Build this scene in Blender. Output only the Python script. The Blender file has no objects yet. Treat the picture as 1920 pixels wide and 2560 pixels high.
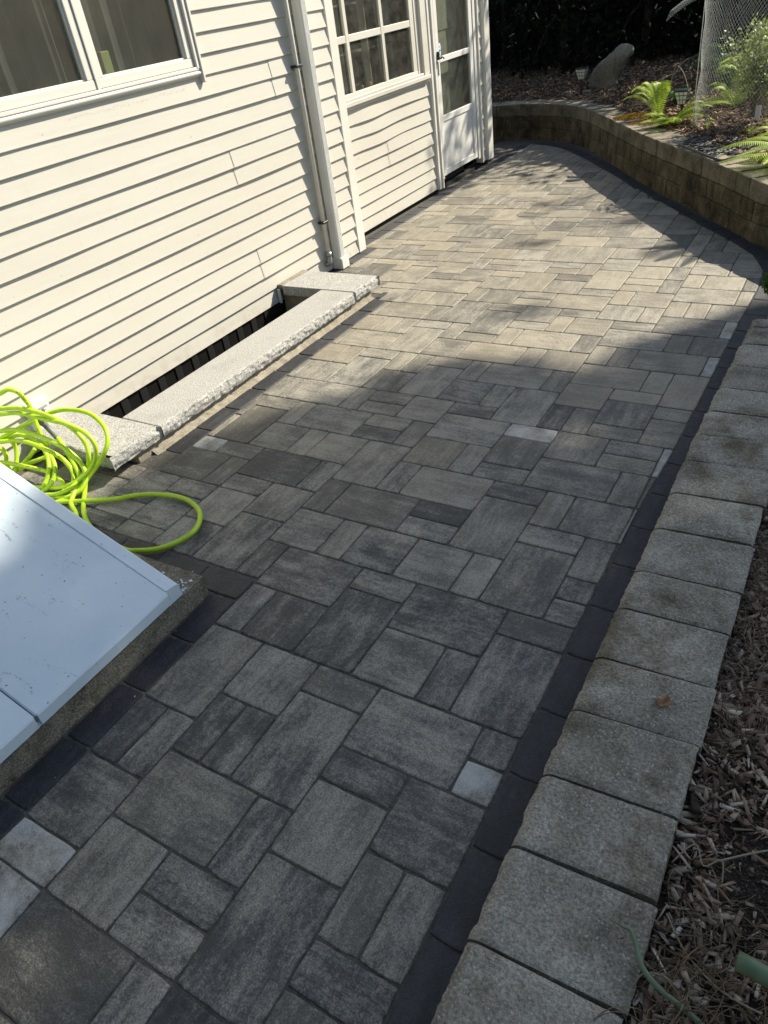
import bpy, math, random
import numpy as np
from mathutils import Vector, Matrix, noise as mnoise
random.seed(7); RNG=np.random.default_rng(7)
S=bpy.context.scene
# ---------------------------------------------------------------- camera
CR=[(0.855990,0.501063,-0.127347),(0.210445,-0.562692,-0.799432),(-0.472222,0.657506,-0.587105)]   # world -> camera rows (right, down, forward)
cam=bpy.data.cameras.new('camera'); co=bpy.data.objects.new('camera',cam); S.collection.objects.link(co)
r,d,f=[Vector(v) for v in CR]
M=Matrix((( r.x,-d.x,-f.x,0.0),( r.y,-d.y,-f.y,0.0),( r.z,-d.z,-f.z,1.73),(0,0,0,1)))
co.matrix_world=M
cam.sensor_fit='HORIZONTAL'; cam.sensor_width=36; cam.lens=36*1804.910/1920; cam.clip_start=0.02; cam.clip_end=500
S.camera=co
# ---------------------------------------------------------------- sky, sun
SD=Vector((1,1.6,1.5)).normalized()
W=bpy.data.worlds.new('World'); S.world=W; W.use_nodes=True
nt=W.node_tree; sky=nt.nodes.new('ShaderNodeTexSky'); sky.sky_type='NISHITA'; sky.sun_disc=False
sky.sun_elevation=math.asin(SD.z); sky.sun_rotation=math.atan2(SD.x,SD.y); sky.air_density=1.0; sky.dust_density=0.6
bg=nt.nodes['Background']; bg.inputs['Strength'].default_value=0.115
wb=nt.nodes.new('ShaderNodeMix'); wb.data_type='RGBA'; wb.blend_type='MULTIPLY'; wb.inputs[0].default_value=1; wb.inputs[7].default_value=(1.07,1.0,.89,1)
nt.links.new(sky.outputs[0],wb.inputs[6]); nt.links.new(wb.outputs[2],bg.inputs[0])
sl=bpy.data.lights.new('sun','SUN'); sl.energy=5.0; sl.angle=math.radians(0.53); sl.color=(1.0,0.915,0.745)
so=bpy.data.objects.new('sun',sl); S.collection.objects.link(so); so.rotation_euler=SD.to_track_quat('Z','Y').to_euler()
S.view_settings.view_transform='Standard'; S.view_settings.look='None'; S.view_settings.exposure=0.88; S.view_settings.gamma=1
# ---------------------------------------------------------------- helpers
C=S.collection
def tag(o,label=None,cat=None,group=None,kind=None):
    if label:o['label']=label
    if cat:o['category']=cat
    if group:o['group']=group
    if kind:o['kind']=kind
    return o
def thing(name,label,cat,loc=(0,0,0),group=None):
    o=bpy.data.objects.new(name,None); C.objects.link(o); o.location=loc; o.empty_display_size=.1
    return tag(o,label,cat,group)
class MB:
    def __init__(s): s.v=[];s.f=[];s.n=0;s.uv=None;s.col=None
    def add(s,vs,fs):
        b=s.n; s.v.extend([tuple(map(float,v)) for v in vs]); s.n+=len(vs); s.f.extend([tuple(i+b for i in f) for f in fs]); return b
    def box(s,a,b,ch=0):
        x0,y0,z0=a;x1,y1,z1=b
        if ch<=0:
            s.add([(x0,y0,z0),(x1,y0,z0),(x1,y1,z0),(x0,y1,z0),(x0,y0,z1),(x1,y0,z1),(x1,y1,z1),(x0,y1,z1)],[(0,3,2,1),(4,5,6,7),(0,1,5,4),(1,2,6,5),(2,3,7,6),(3,0,4,7)])
        else:
            c=ch;P=[]
            # 24-vertex chamfered box
            for sx in(0,1):
                for sy in(0,1):
                    for sz in(0,1):
                        X=(x0,x1)[sx];Y=(y0,y1)[sy];Z=(z0,z1)[sz];dx=c*(1-2*sx);dy=c*(1-2*sy);dz=c*(1-2*sz)
                        P+= [(X,Y+dy,Z+dz),(X+dx,Y,Z+dz),(X+dx,Y+dy,Z)]
            def I(sx,sy,sz,k): return (sx*4+sy*2+sz)*3+k
            F=[]
            for sx in(0,1): F.append([I(sx,0,0,0),I(sx,1,0,0),I(sx,1,1,0),I(sx,0,1,0)])
            for sy in(0,1): F.append([I(0,sy,0,1),I(1,sy,0,1),I(1,sy,1,1),I(0,sy,1,1)])
            for sz in(0,1): F.append([I(0,0,sz,2),I(1,0,sz,2),I(1,1,sz,2),I(0,1,sz,2)])
            for sy in(0,1):
                for sz in(0,1): F.append([I(0,sy,sz,1),I(1,sy,sz,1),I(1,sy,sz,2),I(0,sy,sz,2)])
            for sx in(0,1):
                for sz in(0,1): F.append([I(sx,0,sz,0),I(sx,1,sz,0),I(sx,1,sz,2),I(sx,0,sz,2)])
            for sx in(0,1):
                for sy in(0,1): F.append([I(sx,sy,0,0),I(sx,sy,1,0),I(sx,sy,1,1),I(sx,sy,0,1)])
            for sx in(0,1):
                for sy in(0,1):
                    for sz in(0,1): F.append([I(sx,sy,sz,0),I(sx,sy,sz,1),I(sx,sy,sz,2)])
            cen=Vector(((x0+x1)/2,(y0+y1)/2,(z0+z1)/2));G=[]
            for q in F:
                p=[Vector(P[i]) for i in q];nn=(p[1]-p[0]).cross(p[2]-p[0]);mm=sum(p,Vector())/len(p)
                G.append(q if nn.dot(mm-cen)>0 else q[::-1])
            s.add(P,G)
    def tube(s,pts,rad,k=8,cap=True):
        pts=[Vector(p) for p in pts];n=len(pts)
        if not hasattr(rad,'__len__'): rad=[rad]*n
        t0=(pts[1]-pts[0]).normalized(); up=Vector((0,0,1)) if abs(t0.z)<.9 else Vector((1,0,0)); nn=t0.cross(up).normalized()
        vs=[];fs=[]
        for i in range(n):
            t=(pts[min(i+1,n-1)]-pts[max(i-1,0)]).normalized()
            nn=(nn-t*nn.dot(t)).normalized();b=t.cross(nn)
            for j in range(k):
                a=2*math.pi*j/k; vs.append(pts[i]+(nn*math.cos(a)+b*math.sin(a))*rad[i])
        for i in range(n-1):
            for j in range(k):
                j2=(j+1)%k; fs.append((i*k+j,(i)*k+j2,(i+1)*k+j2,(i+1)*k+j))
        if cap: fs.append(tuple(range(k))[::-1]); fs.append(tuple((n-1)*k+j for j in range(k)))
        s.add(vs,fs)
    def build(s,name,mat,parent=None,smooth=False,loc=None):
        me=bpy.data.meshes.new(name); me.from_pydata(s.v,[],s.f); me.update()
        if smooth: me.shade_smooth()
        mats=mat if isinstance(mat,(list,tuple)) else [mat]
        for m in mats: me.materials.append(m)
        o=bpy.data.objects.new(name,me); C.objects.link(o)
        if parent is not None:
            o.parent=parent; pl=parent.location; o.matrix_parent_inverse=Matrix.Translation(-Vector(pl))
            if parent.parent is not None: o.matrix_parent_inverse=Matrix.Translation(-(Vector(pl)))
        return o
def spline(P,n=8):
    P=[Vector(p) for p in P];out=[]
    for i in range(len(P)-1):
        a=P[max(i-1,0)];b=P[i];c=P[i+1];e=P[min(i+2,len(P)-1)]
        for k in range(n):
            t=k/n; out.append(0.5*((2*b)+(c-a)*t+(2*a-5*b+4*c-e)*t*t+(3*b-a-3*c+e)*t**3))
    out.append(P[-1]); return out
# ---------------------------------------------------------------- material helpers
def mat(name,rough=.6,color=(.5,.5,.5),spec=.5,metal=0):
    m=bpy.data.materials.new(name); m.use_nodes=True; p=m.node_tree.nodes['Principled BSDF']
    p.inputs['Roughness'].default_value=rough; p.inputs['Base Color'].default_value=(*color,1); p.inputs['Metallic'].default_value=metal
    p.inputs['Specular IOR Level'].default_value=spec
    return m
class N:
    def __init__(s,m): s.m=m; s.t=m.node_tree; s.p=s.t.nodes['Principled BSDF']
    def n(s,ty,**k):
        x=s.t.nodes.new(ty)
        for a,b in k.items(): setattr(x,a,b)
        return x
    def l(s,a,b): s.t.links.new(a,b)
    def coord(s,scale=(1,1,1),which='Object',rot=(0,0,0)):
        c=s.n('ShaderNodeTexCoord'); mp=s.n('ShaderNodeMapping'); mp.inputs['Scale'].default_value=scale; mp.inputs['Rotation'].default_value=rot
        s.l(c.outputs[which],mp.inputs[0]); return mp.outputs[0]
    def uv(s,scale=(1,1,1)):
        c=s.n('ShaderNodeTexCoord'); mp=s.n('ShaderNodeMapping'); mp.inputs['Scale'].default_value=scale; s.l(c.outputs['UV'],mp.inputs[0]); return mp.outputs[0]
    def noise(s,vec,scale,detail=4,rough=.55,dist=0):
        x=s.n('ShaderNodeTexNoise'); x.inputs['Scale'].default_value=scale; x.inputs['Detail'].default_value=detail; x.inputs['Roughness'].default_value=rough; x.inputs['Distortion'].default_value=dist
        s.l(vec,x.inputs['Vector']); return x.outputs['Fac']
    def vor(s,vec,scale,feat='F1'):
        x=s.n('ShaderNodeTexVoronoi'); x.feature=feat; x.inputs['Scale'].default_value=scale; s.l(vec,x.inputs['Vector']); return x
    def ramp(s,fac,stops,interp='LINEAR'):
        x=s.n('ShaderNodeValToRGB'); x.color_ramp.interpolation=interp; e=x.color_ramp.elements
        while len(e)<len(stops): e.new(.5)
        for i,(p,c) in enumerate(stops):
            e[i].position=p; e[i].color=(*c,1) if hasattr(c,'__len__') else (c,c,c,1)
        s.l(fac,x.inputs[0]); return x.outputs[0]
    def mix(s,fac,a,b,mode='MIX'):
        x=s.n('ShaderNodeMix'); x.data_type='RGBA'; x.blend_type=mode
        for v,i in ((fac,0),(a,6),(b,7)):
            if hasattr(v,'is_linked'): s.l(v,x.inputs[i])
            elif i==0: x.inputs[0].default_value=v
            else: x.inputs[i].default_value=(*v,1)
        return x.outputs[2]
    def math(s,op,a,b=0,c=0):
        x=s.n('ShaderNodeMath'); x.operation=op
        for i,v in enumerate((a,b,c)):
            if hasattr(v,'is_linked'): s.l(v,x.inputs[i])
            else: x.inputs[i].default_value=v
        return x.outputs[0]
    def col(s,v): s.l(v,s.p.inputs['Base Color'])
    def rough(s,v): s.l(v,s.p.inputs['Roughness'])
    def bump(s,h,strength=.4,dist=.002,prev=None):
        x=s.n('ShaderNodeBump'); x.inputs['Strength'].default_value=strength; x.inputs['Distance'].default_value=dist; s.l(h,x.inputs['Height'])
        if prev is not None: s.l(prev,x.inputs['Normal'])
        s.l(x.outputs[0],s.p.inputs['Normal']); return x.outputs[0]
def attr_of(k,name='tone'):
    a=k.n('ShaderNodeAttribute'); a.attribute_name=name; return a
# -- pavers
def paver_mat(name,dark,mid,light,amt,warmc=(.40,.345,.25)):
    m=mat(name,.7,spec=.6); k=N(m); a=attr_of(k); sp=k.n('ShaderNodeSeparateColor'); k.l(a.outputs['Color'],sp.inputs[0])
    u=k.uv(); us=k.uv((4,22,1))
    st=k.noise(us,1.0,6,.68,.15)          # streaks along the paver
    bl=k.noise(u,6.5,4,.6,.2)             # clouds
    mo=k.noise(u,62,5,.78)                # gritty mottling
    gr=k.noise(u,190,3,.75)               # grain
    mx=k.math('ADD',k.math('ADD',k.math('MULTIPLY',st,.60),.06),k.math('MULTIPLY',k.math('SUBTRACT',bl,.155),.55))
    mx=k.math('ADD',mx,k.math('MULTIPLY',k.math('SUBTRACT',mo,.5),.60))
    mx=k.math('ADD',mx,k.math('MULTIPLY',k.math('SUBTRACT',gr,.5),.30))
    mx=k.math('ADD',mx,k.math('MULTIPLY',k.math('SUBTRACT',sp.outputs[0],.5),amt))
    c=k.ramp(mx,[(.38,dark),(.50,mid),(.60,tuple(.55*a_+.45*b_ for a_,b_ in zip(mid,light))),(.74,light)])
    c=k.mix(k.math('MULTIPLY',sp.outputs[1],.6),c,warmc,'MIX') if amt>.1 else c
    c=k.mix(k.ramp(gr,[(.38,0.0),(.60,1.0)]),k.mix(.45,c,(0,0,0),'MIX'),c,'MIX')
    fl=k.ramp(k.noise(u,260,2,.5),[(.66,0.0),(.72,1.0)])
    c=k.mix(k.math('MULTIPLY',fl,.45),c,tuple(min(.5,x*2.2) for x in mid))
    wt=k.math('MULTIPLY',sp.outputs[2],k.ramp(k.noise(u,10,5,.7),[(.38,0.0),(.62,1.0)]))
    c=k.mix(wt,c,(.50,.505,.49))
    k.col(c); k.rough(k.ramp(gr,[(.3,.46),(.8,.78)]))
    cl=k.noise(u,8,5,.6,.35)
    rid=k.math('ABSOLUTE',k.math('SUBTRACT',k.noise(u,5,3,.5,.9),.5)); rid=k.ramp(rid,[(.0,0.0),(.02,1.0)])
    b1=k.bump(k.math('ADD',k.math('MULTIPLY',cl,1.6),k.math('MULTIPLY',rid,.16)),.6,.008)
    k.bump(k.math('ADD',gr,k.math('MULTIPLY',mo,.8)),.75,.0035,b1)
    return m
M_pav=paver_mat('paver_stone',(.034,.038,.040),(.094,.095,.091),(.38,.355,.30),.24)
M_bord=paver_mat('border_stone',(.008,.009,.012),(.016,.018,.024),(.050,.052,.060),.05)
def simple(name,c1,c2,scale,rough=.8,bs=.5,bd=.003,detail=6,grain=0,specks=None,spec=.4):
    m=mat(name,rough,spec=spec);k=N(m);v=k.coord()
    n=k.noise(v,scale,detail,.62,.4); c=k.ramp(n,[(.3,c1),(.7,c2)])
    h=n
    if grain:
        g=k.noise(v,grain,3,.7); c=k.mix(k.ramp(g,[(.36,0.0),(.62,1.0)]),k.mix(.54,c,(0,0,0)),c); h=k.math('ADD',k.math('MULTIPLY',n,.6),g)
    if specks:
        for sc,thr,colr,am in specks:
            wv=k.n('ShaderNodeVectorMath'); wv.operation='ADD'; wn_=k.n('ShaderNodeTexNoise'); wn_.inputs['Scale'].default_value=sc*1.7; wn_.inputs['Detail'].default_value=3; k.l(v,wn_.inputs['Vector']); ws=k.n('ShaderNodeVectorMath'); ws.operation='SCALE'; ws.inputs['Scale'].default_value=1.1/sc; k.l(wn_.outputs['Color'],ws.inputs[0]); k.l(v,wv.inputs[0]); k.l(ws.outputs[0],wv.inputs[1])
            vv=k.vor(wv.outputs[0],sc); rr=k.n('ShaderNodeSeparateColor'); k.l(vv.outputs['Color'],rr.inputs[0])
            # only some cells carry a pebble, of varied size
            rad=k.math('MULTIPLY',k.math('SUBTRACT',rr.outputs[0],1-am),thr/am)
            s_=k.ramp(k.math('SUBTRACT',rad,vv.outputs['Distance']),[(.0,0.0),(.10,1.0)])
            c=k.mix(k.math('MULTIPLY',s_,.55),c,colr); h=k.math('ADD',h,k.math('MULTIPLY',s_,.25))
    k.col(c); k.bump(h,bs,bd); return m
M_joint=simple('joint_sand',(.07,.067,.06),(.19,.175,.15),60,.95,.8,.004,4,500)
M_cap=simple('cap_concrete',(.235,.208,.16),(.57,.525,.43),4.5,.93,1.0,.006,9,150,[(150,.60,(.62,.60,.54),.34),(72,.42,(.56,.54,.48),.20)])
M_wallb=simple('mossy_block',(.028,.021,.011),(.22,.18,.11),5,.95,1.0,.006,8,150,[(95,.5,(.48,.45,.38),.12)])
kk=N(M_wallb); _c=[l for l in kk.t.links if l.to_socket==kk.p.inputs['Base Color']][0].from_socket
_v=kk.noise(kk.coord((8,8,2.6)),1.0,5,.7); _w=kk.ramp(_v,[(.38,(.62,.57,.48)),(.50,(1,1,1)),(.68,(1.35,1.35,1.3))]); kk.col(kk.mix(1.0,_c,_w,'MULTIPLY'))
kk=N(M_cap); _c=[l for l in kk.t.links if l.to_socket==kk.p.inputs['Base Color']][0].from_socket
_v=kk.noise(kk.coord(),3.2,6,.72); kk.col(kk.mix(1.0,_c,kk.ramp(_v,[(.36,(.50,.46,.38)),(.50,(1,1,1))]),'MULTIPLY'))
M_captop=simple('weathered_cap_concrete',(.20,.175,.12),(.42,.37,.28),8,.93,.9,.004,7,150,[(110,.5,(.50,.46,.38),.15)])
M_curb=simple('exposed_aggregate',(.13,.115,.08),(.38,.345,.265),14,.95,1.0,.008,7,120,[(170,.6,(.42,.40,.34),.45)])
M_mortar=simple('mortar',(.25,.22,.17),(.42,.38,.30),14,.95,.6,.003,5,220)
M_dirt=simple('soil',(.035,.026,.020),(.10,.075,.056),22,1,1.0,.012,8,240)
M_litter=simple('leaf_litter_soil',(.04,.024,.015),(.17,.10,.062),30,1,1.0,.02,8,120)
M_black=mat('black_plastic',.45,(.012,.012,.013))
M_rubber=simple('black_rubber',(.035,.035,.035),(.085,.082,.075),60,.5,.4,.002,4)
M_dark=mat('dark_void',.9,(.01,.01,.01))
M_metalg=mat('grey_metal',.35,(.33,.34,.35),.5,.7)
def granite():
    m=mat('granite',.7,spec=.4);k=N(m);v=k.coord()
    a=k.noise(v,170,3,.75);b=k.noise(v,420,2,.7);g=k.noise(v,6,4)
    c=k.ramp(a,[(.36,(.09,.09,.09)),(.46,(.31,.305,.29)),(.60,(.52,.51,.485))]); c=k.mix(k.ramp(b,[(.60,0.0),(.68,1.0)]),c,(.13,.13,.13))
    c=k.mix(k.math('MULTIPLY',k.ramp(g,[(.55,0.0),(.72,1.0)]),.35),c,(.22,.21,.19)); k.col(c); k.bump(b,.35,.0015); return m
M_gran=granite()
def vinyl(name,base,dirt=.25):
    m=mat(name,.42,spec=.4);k=N(m);v=k.coord((1,.35,1))
    n=k.noise(v,2.2,5,.6,.3); c=k.mix(k.math('MULTIPLY',k.ramp(n,[(.35,0.0),(.75,1.0)]),dirt),base,tuple(x*.80*y for x,y in zip(base,(1,.96,.88))))
    d=k.noise(k.coord((1,1,1)),38,4,.7); c=k.mix(k.math('MULTIPLY',k.ramp(d,[(.66,0.0),(.8,1.0)]),.10),c,(.25,.2,.15))
    k.col(c); k.bump(k.noise(k.coord((1,.6,6)),3.5,3),.12,.01); return m
M_walltop=simple('grey_top_block',(.07,.06,.04),(.31,.275,.20),5,.95,1.0,.006,8,140,[(95,.5,(.55,.53,.46),.14)])
M_sid=vinyl('cream_vinyl_siding',(.525,.508,.458))
def sidmarks(m):
    k=N(m); c=[l for l in k.t.links if l.to_socket==k.p.inputs['Base Color']][0].from_socket
    g=k.n('ShaderNodeNewGeometry'); sp=k.n('ShaderNodeSeparateXYZ'); k.l(g.outputs['Position'],sp.inputs[0]); v=k.coord()
    # splash dirt close to the ground
    z=k.ramp(sp.outputs[2],[(.0,1.0),(.16,0.0)]); n=k.ramp(k.noise(v,14,6,.75),[(.45,0.0),(.7,1.0)])
    c=k.mix(k.math('MULTIPLY',k.math('MULTIPLY',z,n),.45),c,(.25,.20,.14))
    # row of grey scuffs on the board under the window
    a=k.math('LESS_THAN',k.math('ABSOLUTE',k.math('SUBTRACT',sp.outputs[1],3.03)),.42)
    ln=k.math('ADD',1.388,k.math('MULTIPLY',k.math('SUBTRACT',k.noise(v,5,2),.5),.03))
    b=k.ramp(k.math('ABSOLUTE',k.math('SUBTRACT',sp.outputs[2],ln)),[(.0,1.0),(.011,0.0)])
    s=k.ramp(k.noise(v,95,4,.8),[(.50,0.0),(.60,1.0)])
    c=k.mix(k.math('MULTIPLY',k.math('MULTIPLY',a,b),k.math('MULTIPLY',s,.6)),c,(.20,.19,.16))
    # faint vertical grime and odd flecks
    t=k.ramp(k.noise(k.coord((1,9,1.2)),1.6,5,.7),[(.55,0.0),(.8,1.0)]); c=k.mix(k.math('MULTIPLY',t,.22),c,(.40,.36,.29))
    f=k.ramp(k.noise(v,42,2,.4),[(.765,0.0),(.78,1.0)]); c=k.mix(k.math('MULTIPLY',f,.5),c,(.16,.12,.09))
    k.col(c)
sidmarks(M_sid)
M_trim=vinyl('white_trim',(.66,.645,.60),.3)
M_ds=vinyl('white_aluminium',(.82,.81,.77),.15)
M_wood=vinyl('white_painted_wood',(.60,.585,.535),.9)
M_door=vinyl('white_door_paint',(.66,.66,.645),.2)
def glass(nm='window_glass',lo=.10,hi=.16,ro=.12):
    m=bpy.data.materials.new(nm);m.use_nodes=True;t=m.node_tree;t.nodes.remove(t.nodes['Principled BSDF']);out=[n for n in t.nodes if n.type=='OUTPUT_MATERIAL'][0]
    tr=t.nodes.new('ShaderNodeBsdfTransparent');tr.inputs[0].default_value=(.72,.75,.73,1);gl=t.nodes.new('ShaderNodeBsdfGlossy');gl.inputs['Roughness'].default_value=ro
    df=t.nodes.new('ShaderNodeBsdfDiffuse');df.inputs[0].default_value=(.5,.48,.43,1)
    fr=t.nodes.new('ShaderNodeFresnel');fr.inputs[0].default_value=1.55;mx=t.nodes.new('ShaderNodeMixShader');mx2=t.nodes.new('ShaderNodeMixShader')
    n=t.nodes.new('ShaderNodeTexNoise');n.inputs['Scale'].default_value=9;n.inputs['Detail'].default_value=8;n.inputs['Roughness'].default_value=.75
    tc=t.nodes.new('ShaderNodeTexCoord');t.links.new(tc.outputs['Object'],n.inputs['Vector'])
    rp=t.nodes.new('ShaderNodeValToRGB');rp.color_ramp.elements[0].position=.35;rp.color_ramp.elements[0].color=(lo,lo,lo,1);rp.color_ramp.elements[1].position=.75;rp.color_ramp.elements[1].color=(hi,hi,hi,1)
    t.links.new(n.outputs['Fac'],rp.inputs[0]);gg=t.nodes.new('ShaderNodeNewGeometry');iv=t.nodes.new('ShaderNodeMath');iv.operation='SUBTRACT';iv.inputs[0].default_value=1;t.links.new(gg.outputs['Backfacing'],iv.inputs[1]);ml=t.nodes.new('ShaderNodeMath');ml.operation='MULTIPLY';t.links.new(fr.outputs[0],ml.inputs[0]);t.links.new(iv.outputs[0],ml.inputs[1]);t.links.new(ml.outputs[0],mx.inputs[0]);t.links.new(tr.outputs[0],mx.inputs[1]);t.links.new(gl.outputs[0],mx.inputs[2])
    t.links.new(rp.outputs[0],mx2.inputs[0]);t.links.new(mx.outputs[0],mx2.inputs[1]);t.links.new(df.outputs[0],mx2.inputs[2]);t.links.new(mx2.outputs[0],out.inputs[0]);return m
M_glass=glass('window_glass',.05,.08,.10); M_glass2=glass('old_dusty_glass',.02,.10,.04)
def lidmat():
    m=mat('blue_grey_painted_steel',.38,spec=.5);k=N(m);v=k.coord()
    n=k.noise(v,3,5,.6); c=k.ramp(n,[(.35,(.56,.66,.74)),(.65,(.64,.73,.80))])
    s=k.noise(k.coord((1,2.4,1)),7,6,.75,.8); s2=k.noise(v,110,3,.8); w=k.math('MULTIPLY',k.ramp(s,[(.60,0.0),(.70,1.0)]),k.ramp(s2,[(.49,0.0),(.56,1.0)]))
    c=k.mix(k.math('MULTIPLY',w,.8),c,(.07,.07,.07)); d=k.noise(v,75,2,.5); c=k.mix(k.ramp(d,[(.73,0.0),(.75,1.0)]),c,(.06,.055,.05))
    k.col(c); k.rough(k.ramp(n,[(.3,.3),(.7,.5)])); k.bump(k.noise(v,22,3),.06,.01); return m
M_lid=lidmat()
def hosemat():
    m=mat('lime_hose',.42,(.42,.62,.015),.5);k=N(m);v=k.coord();n=k.noise(v,30,4,.6);c=k.ramp(n,[(.3,(.36,.58,.012)),(.7,(.50,.70,.02))])
    d=k.noise(v,120,4,.7);c=k.mix(k.math('MULTIPLY',k.ramp(d,[(.50,0.0),(.68,1.0)]),.40),c,(.16,.19,.05));k.col(c);return m
M_hose=hosemat()
def leafmat(name,c1,c2,trans=.35,rough=.5,scale=3,stops=None):
    m=bpy.data.materials.new(name);m.use_nodes=True;t=m.node_tree;p=t.nodes['Principled BSDF'];k=N(m)
    a=attr_of(k); sp=k.n('ShaderNodeSeparateColor'); k.l(a.outputs['Color'],sp.inputs[0]); c=k.ramp(sp.outputs[0],stops or [(0,c1),(1,c2)])
    k.col(c);p.inputs['Roughness'].default_value=rough;p.inputs['Specular IOR Level'].default_value=.3
    if trans>0:
        out=[n for n in t.nodes if n.type=='OUTPUT_MATERIAL'][0];tr=k.n('ShaderNodeBsdfTranslucent');g=k.mix(1.0,c,(1.0,1.15,.5),'MULTIPLY');k.l(g,tr.inputs[0])
        mx=k.n('ShaderNodeMixShader');mx.inputs[0].default_value=trans;k.l(p.outputs[0],mx.inputs[1]);k.l(tr.outputs[0],mx.inputs[2]);k.l(mx.outputs[0],out.inputs[0])
    return m
M_fern=leafmat('fern_green',(.20,.30,.03),(.62,.72,.13),.5)
M_fernd=leafmat('dark_fern_green',(.02,.07,.012),(.05,.13,.02),.3)
M_silver=leafmat('silver_green_leaf',(.14,.19,.07),(.46,.50,.30),.3)
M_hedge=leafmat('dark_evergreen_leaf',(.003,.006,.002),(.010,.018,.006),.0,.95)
M_tree=leafmat('tree_leaf',(.03,.06,.012),(.06,.11,.02),.12)
M_moss=leafmat('moss',(.16,.17,.02),(.34,.13,.03),.1,.9)
M_mossg=leafmat('curly_green',(.05,.12,.01),(.14,.26,.03),.3,.7)
M_chip=leafmat('wood_chip',(.10,.075,.055),(.58,.49,.38),0,.95,3,[(0,(.045,.030,.022)),(.25,(.18,.115,.078)),(.55,(.34,.255,.185)),(1,(.68,.60,.50))])
M_chipd=leafmat('shredded_bark',(.07,.042,.028),(.36,.25,.17),0,.95,3,[(0,(.045,.03,.022)),(.35,(.20,.125,.082)),(1,(.52,.41,.30))])
M_crumb=leafmat('soil_crumb',(.03,.022,.017),(.13,.10,.08),0,1)
M_straw=leafmat('dry_stalk',(.12,.085,.05),(.34,.27,.16),.1,.9)
M_lf=leafmat('fallen_leaf',(.10,.055,.03),(.28,.19,.12),.1,.8)
M_bark=simple('bark',(.03,.022,.016),(.09,.07,.05),12,1,1,.02,8)
M_rock=simple('boulder_stone',(.20,.18,.14),(.40,.36,.29),6,.95,.9,.012,8,90)
M_net=mat('galvanised_mesh',.5,(.62,.64,.62),.5,.2)
M_stem=simple('green_stem',(.10,.145,.085),(.18,.235,.14),18,.5,.2,.001)
M_twig=mat('pale_twig',.8,(.28,.23,.17)); M_added_fence=simple('dark_stained_boards',(.006,.005,.004),(.014,.011,.009),9,.9)
M_pipe=vinyl('white_conduit',(.62,.61,.56),.3)
def colored(me,cols,name='tone'):
    # per-face colours -> corner attribute
    a=me.color_attributes.new(name,'FLOAT_COLOR','CORNER'); n=len(me.loops); arr=np.ones((n,4),np.float32)
    ls=np.zeros(len(me.polygons),np.int32); lt=np.zeros(len(me.polygons),np.int32); me.polygons.foreach_get('loop_start',ls); me.polygons.foreach_get('loop_total',lt)
    idx=np.repeat(np.arange(len(ls)),lt); c=np.asarray(cols,np.float32); arr[:,:3]=c[idx]; a.data.foreach_set('color',arr.ravel())
def fastmesh(name,V,F,matl,cols=None,parent=None,smooth=False):
    V=np.asarray(V,np.float32);F=np.asarray(F,np.int32);me=bpy.data.meshes.new(name)
    me.vertices.add(len(V));me.vertices.foreach_set('co',V.ravel());k=F.shape[1]
    me.loops.add(F.size);me.loops.foreach_set('vertex_index',F.ravel());me.polygons.add(len(F));me.polygons.foreach_set('loop_start',np.arange(0,F.size,k,dtype=np.int32))
    me.update(calc_edges=True);me.validate()
    if smooth: me.shade_smooth()
    for mm in (matl if isinstance(matl,(list,tuple)) else [matl]): me.materials.append(mm)
    if cols is not None: colored(me,cols)
    o=bpy.data.objects.new(name,me);C.objects.link(o)
    if parent is not None: o.parent=parent; o.matrix_parent_inverse=Matrix.Translation(-Vector(parent.location))
    return o
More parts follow.
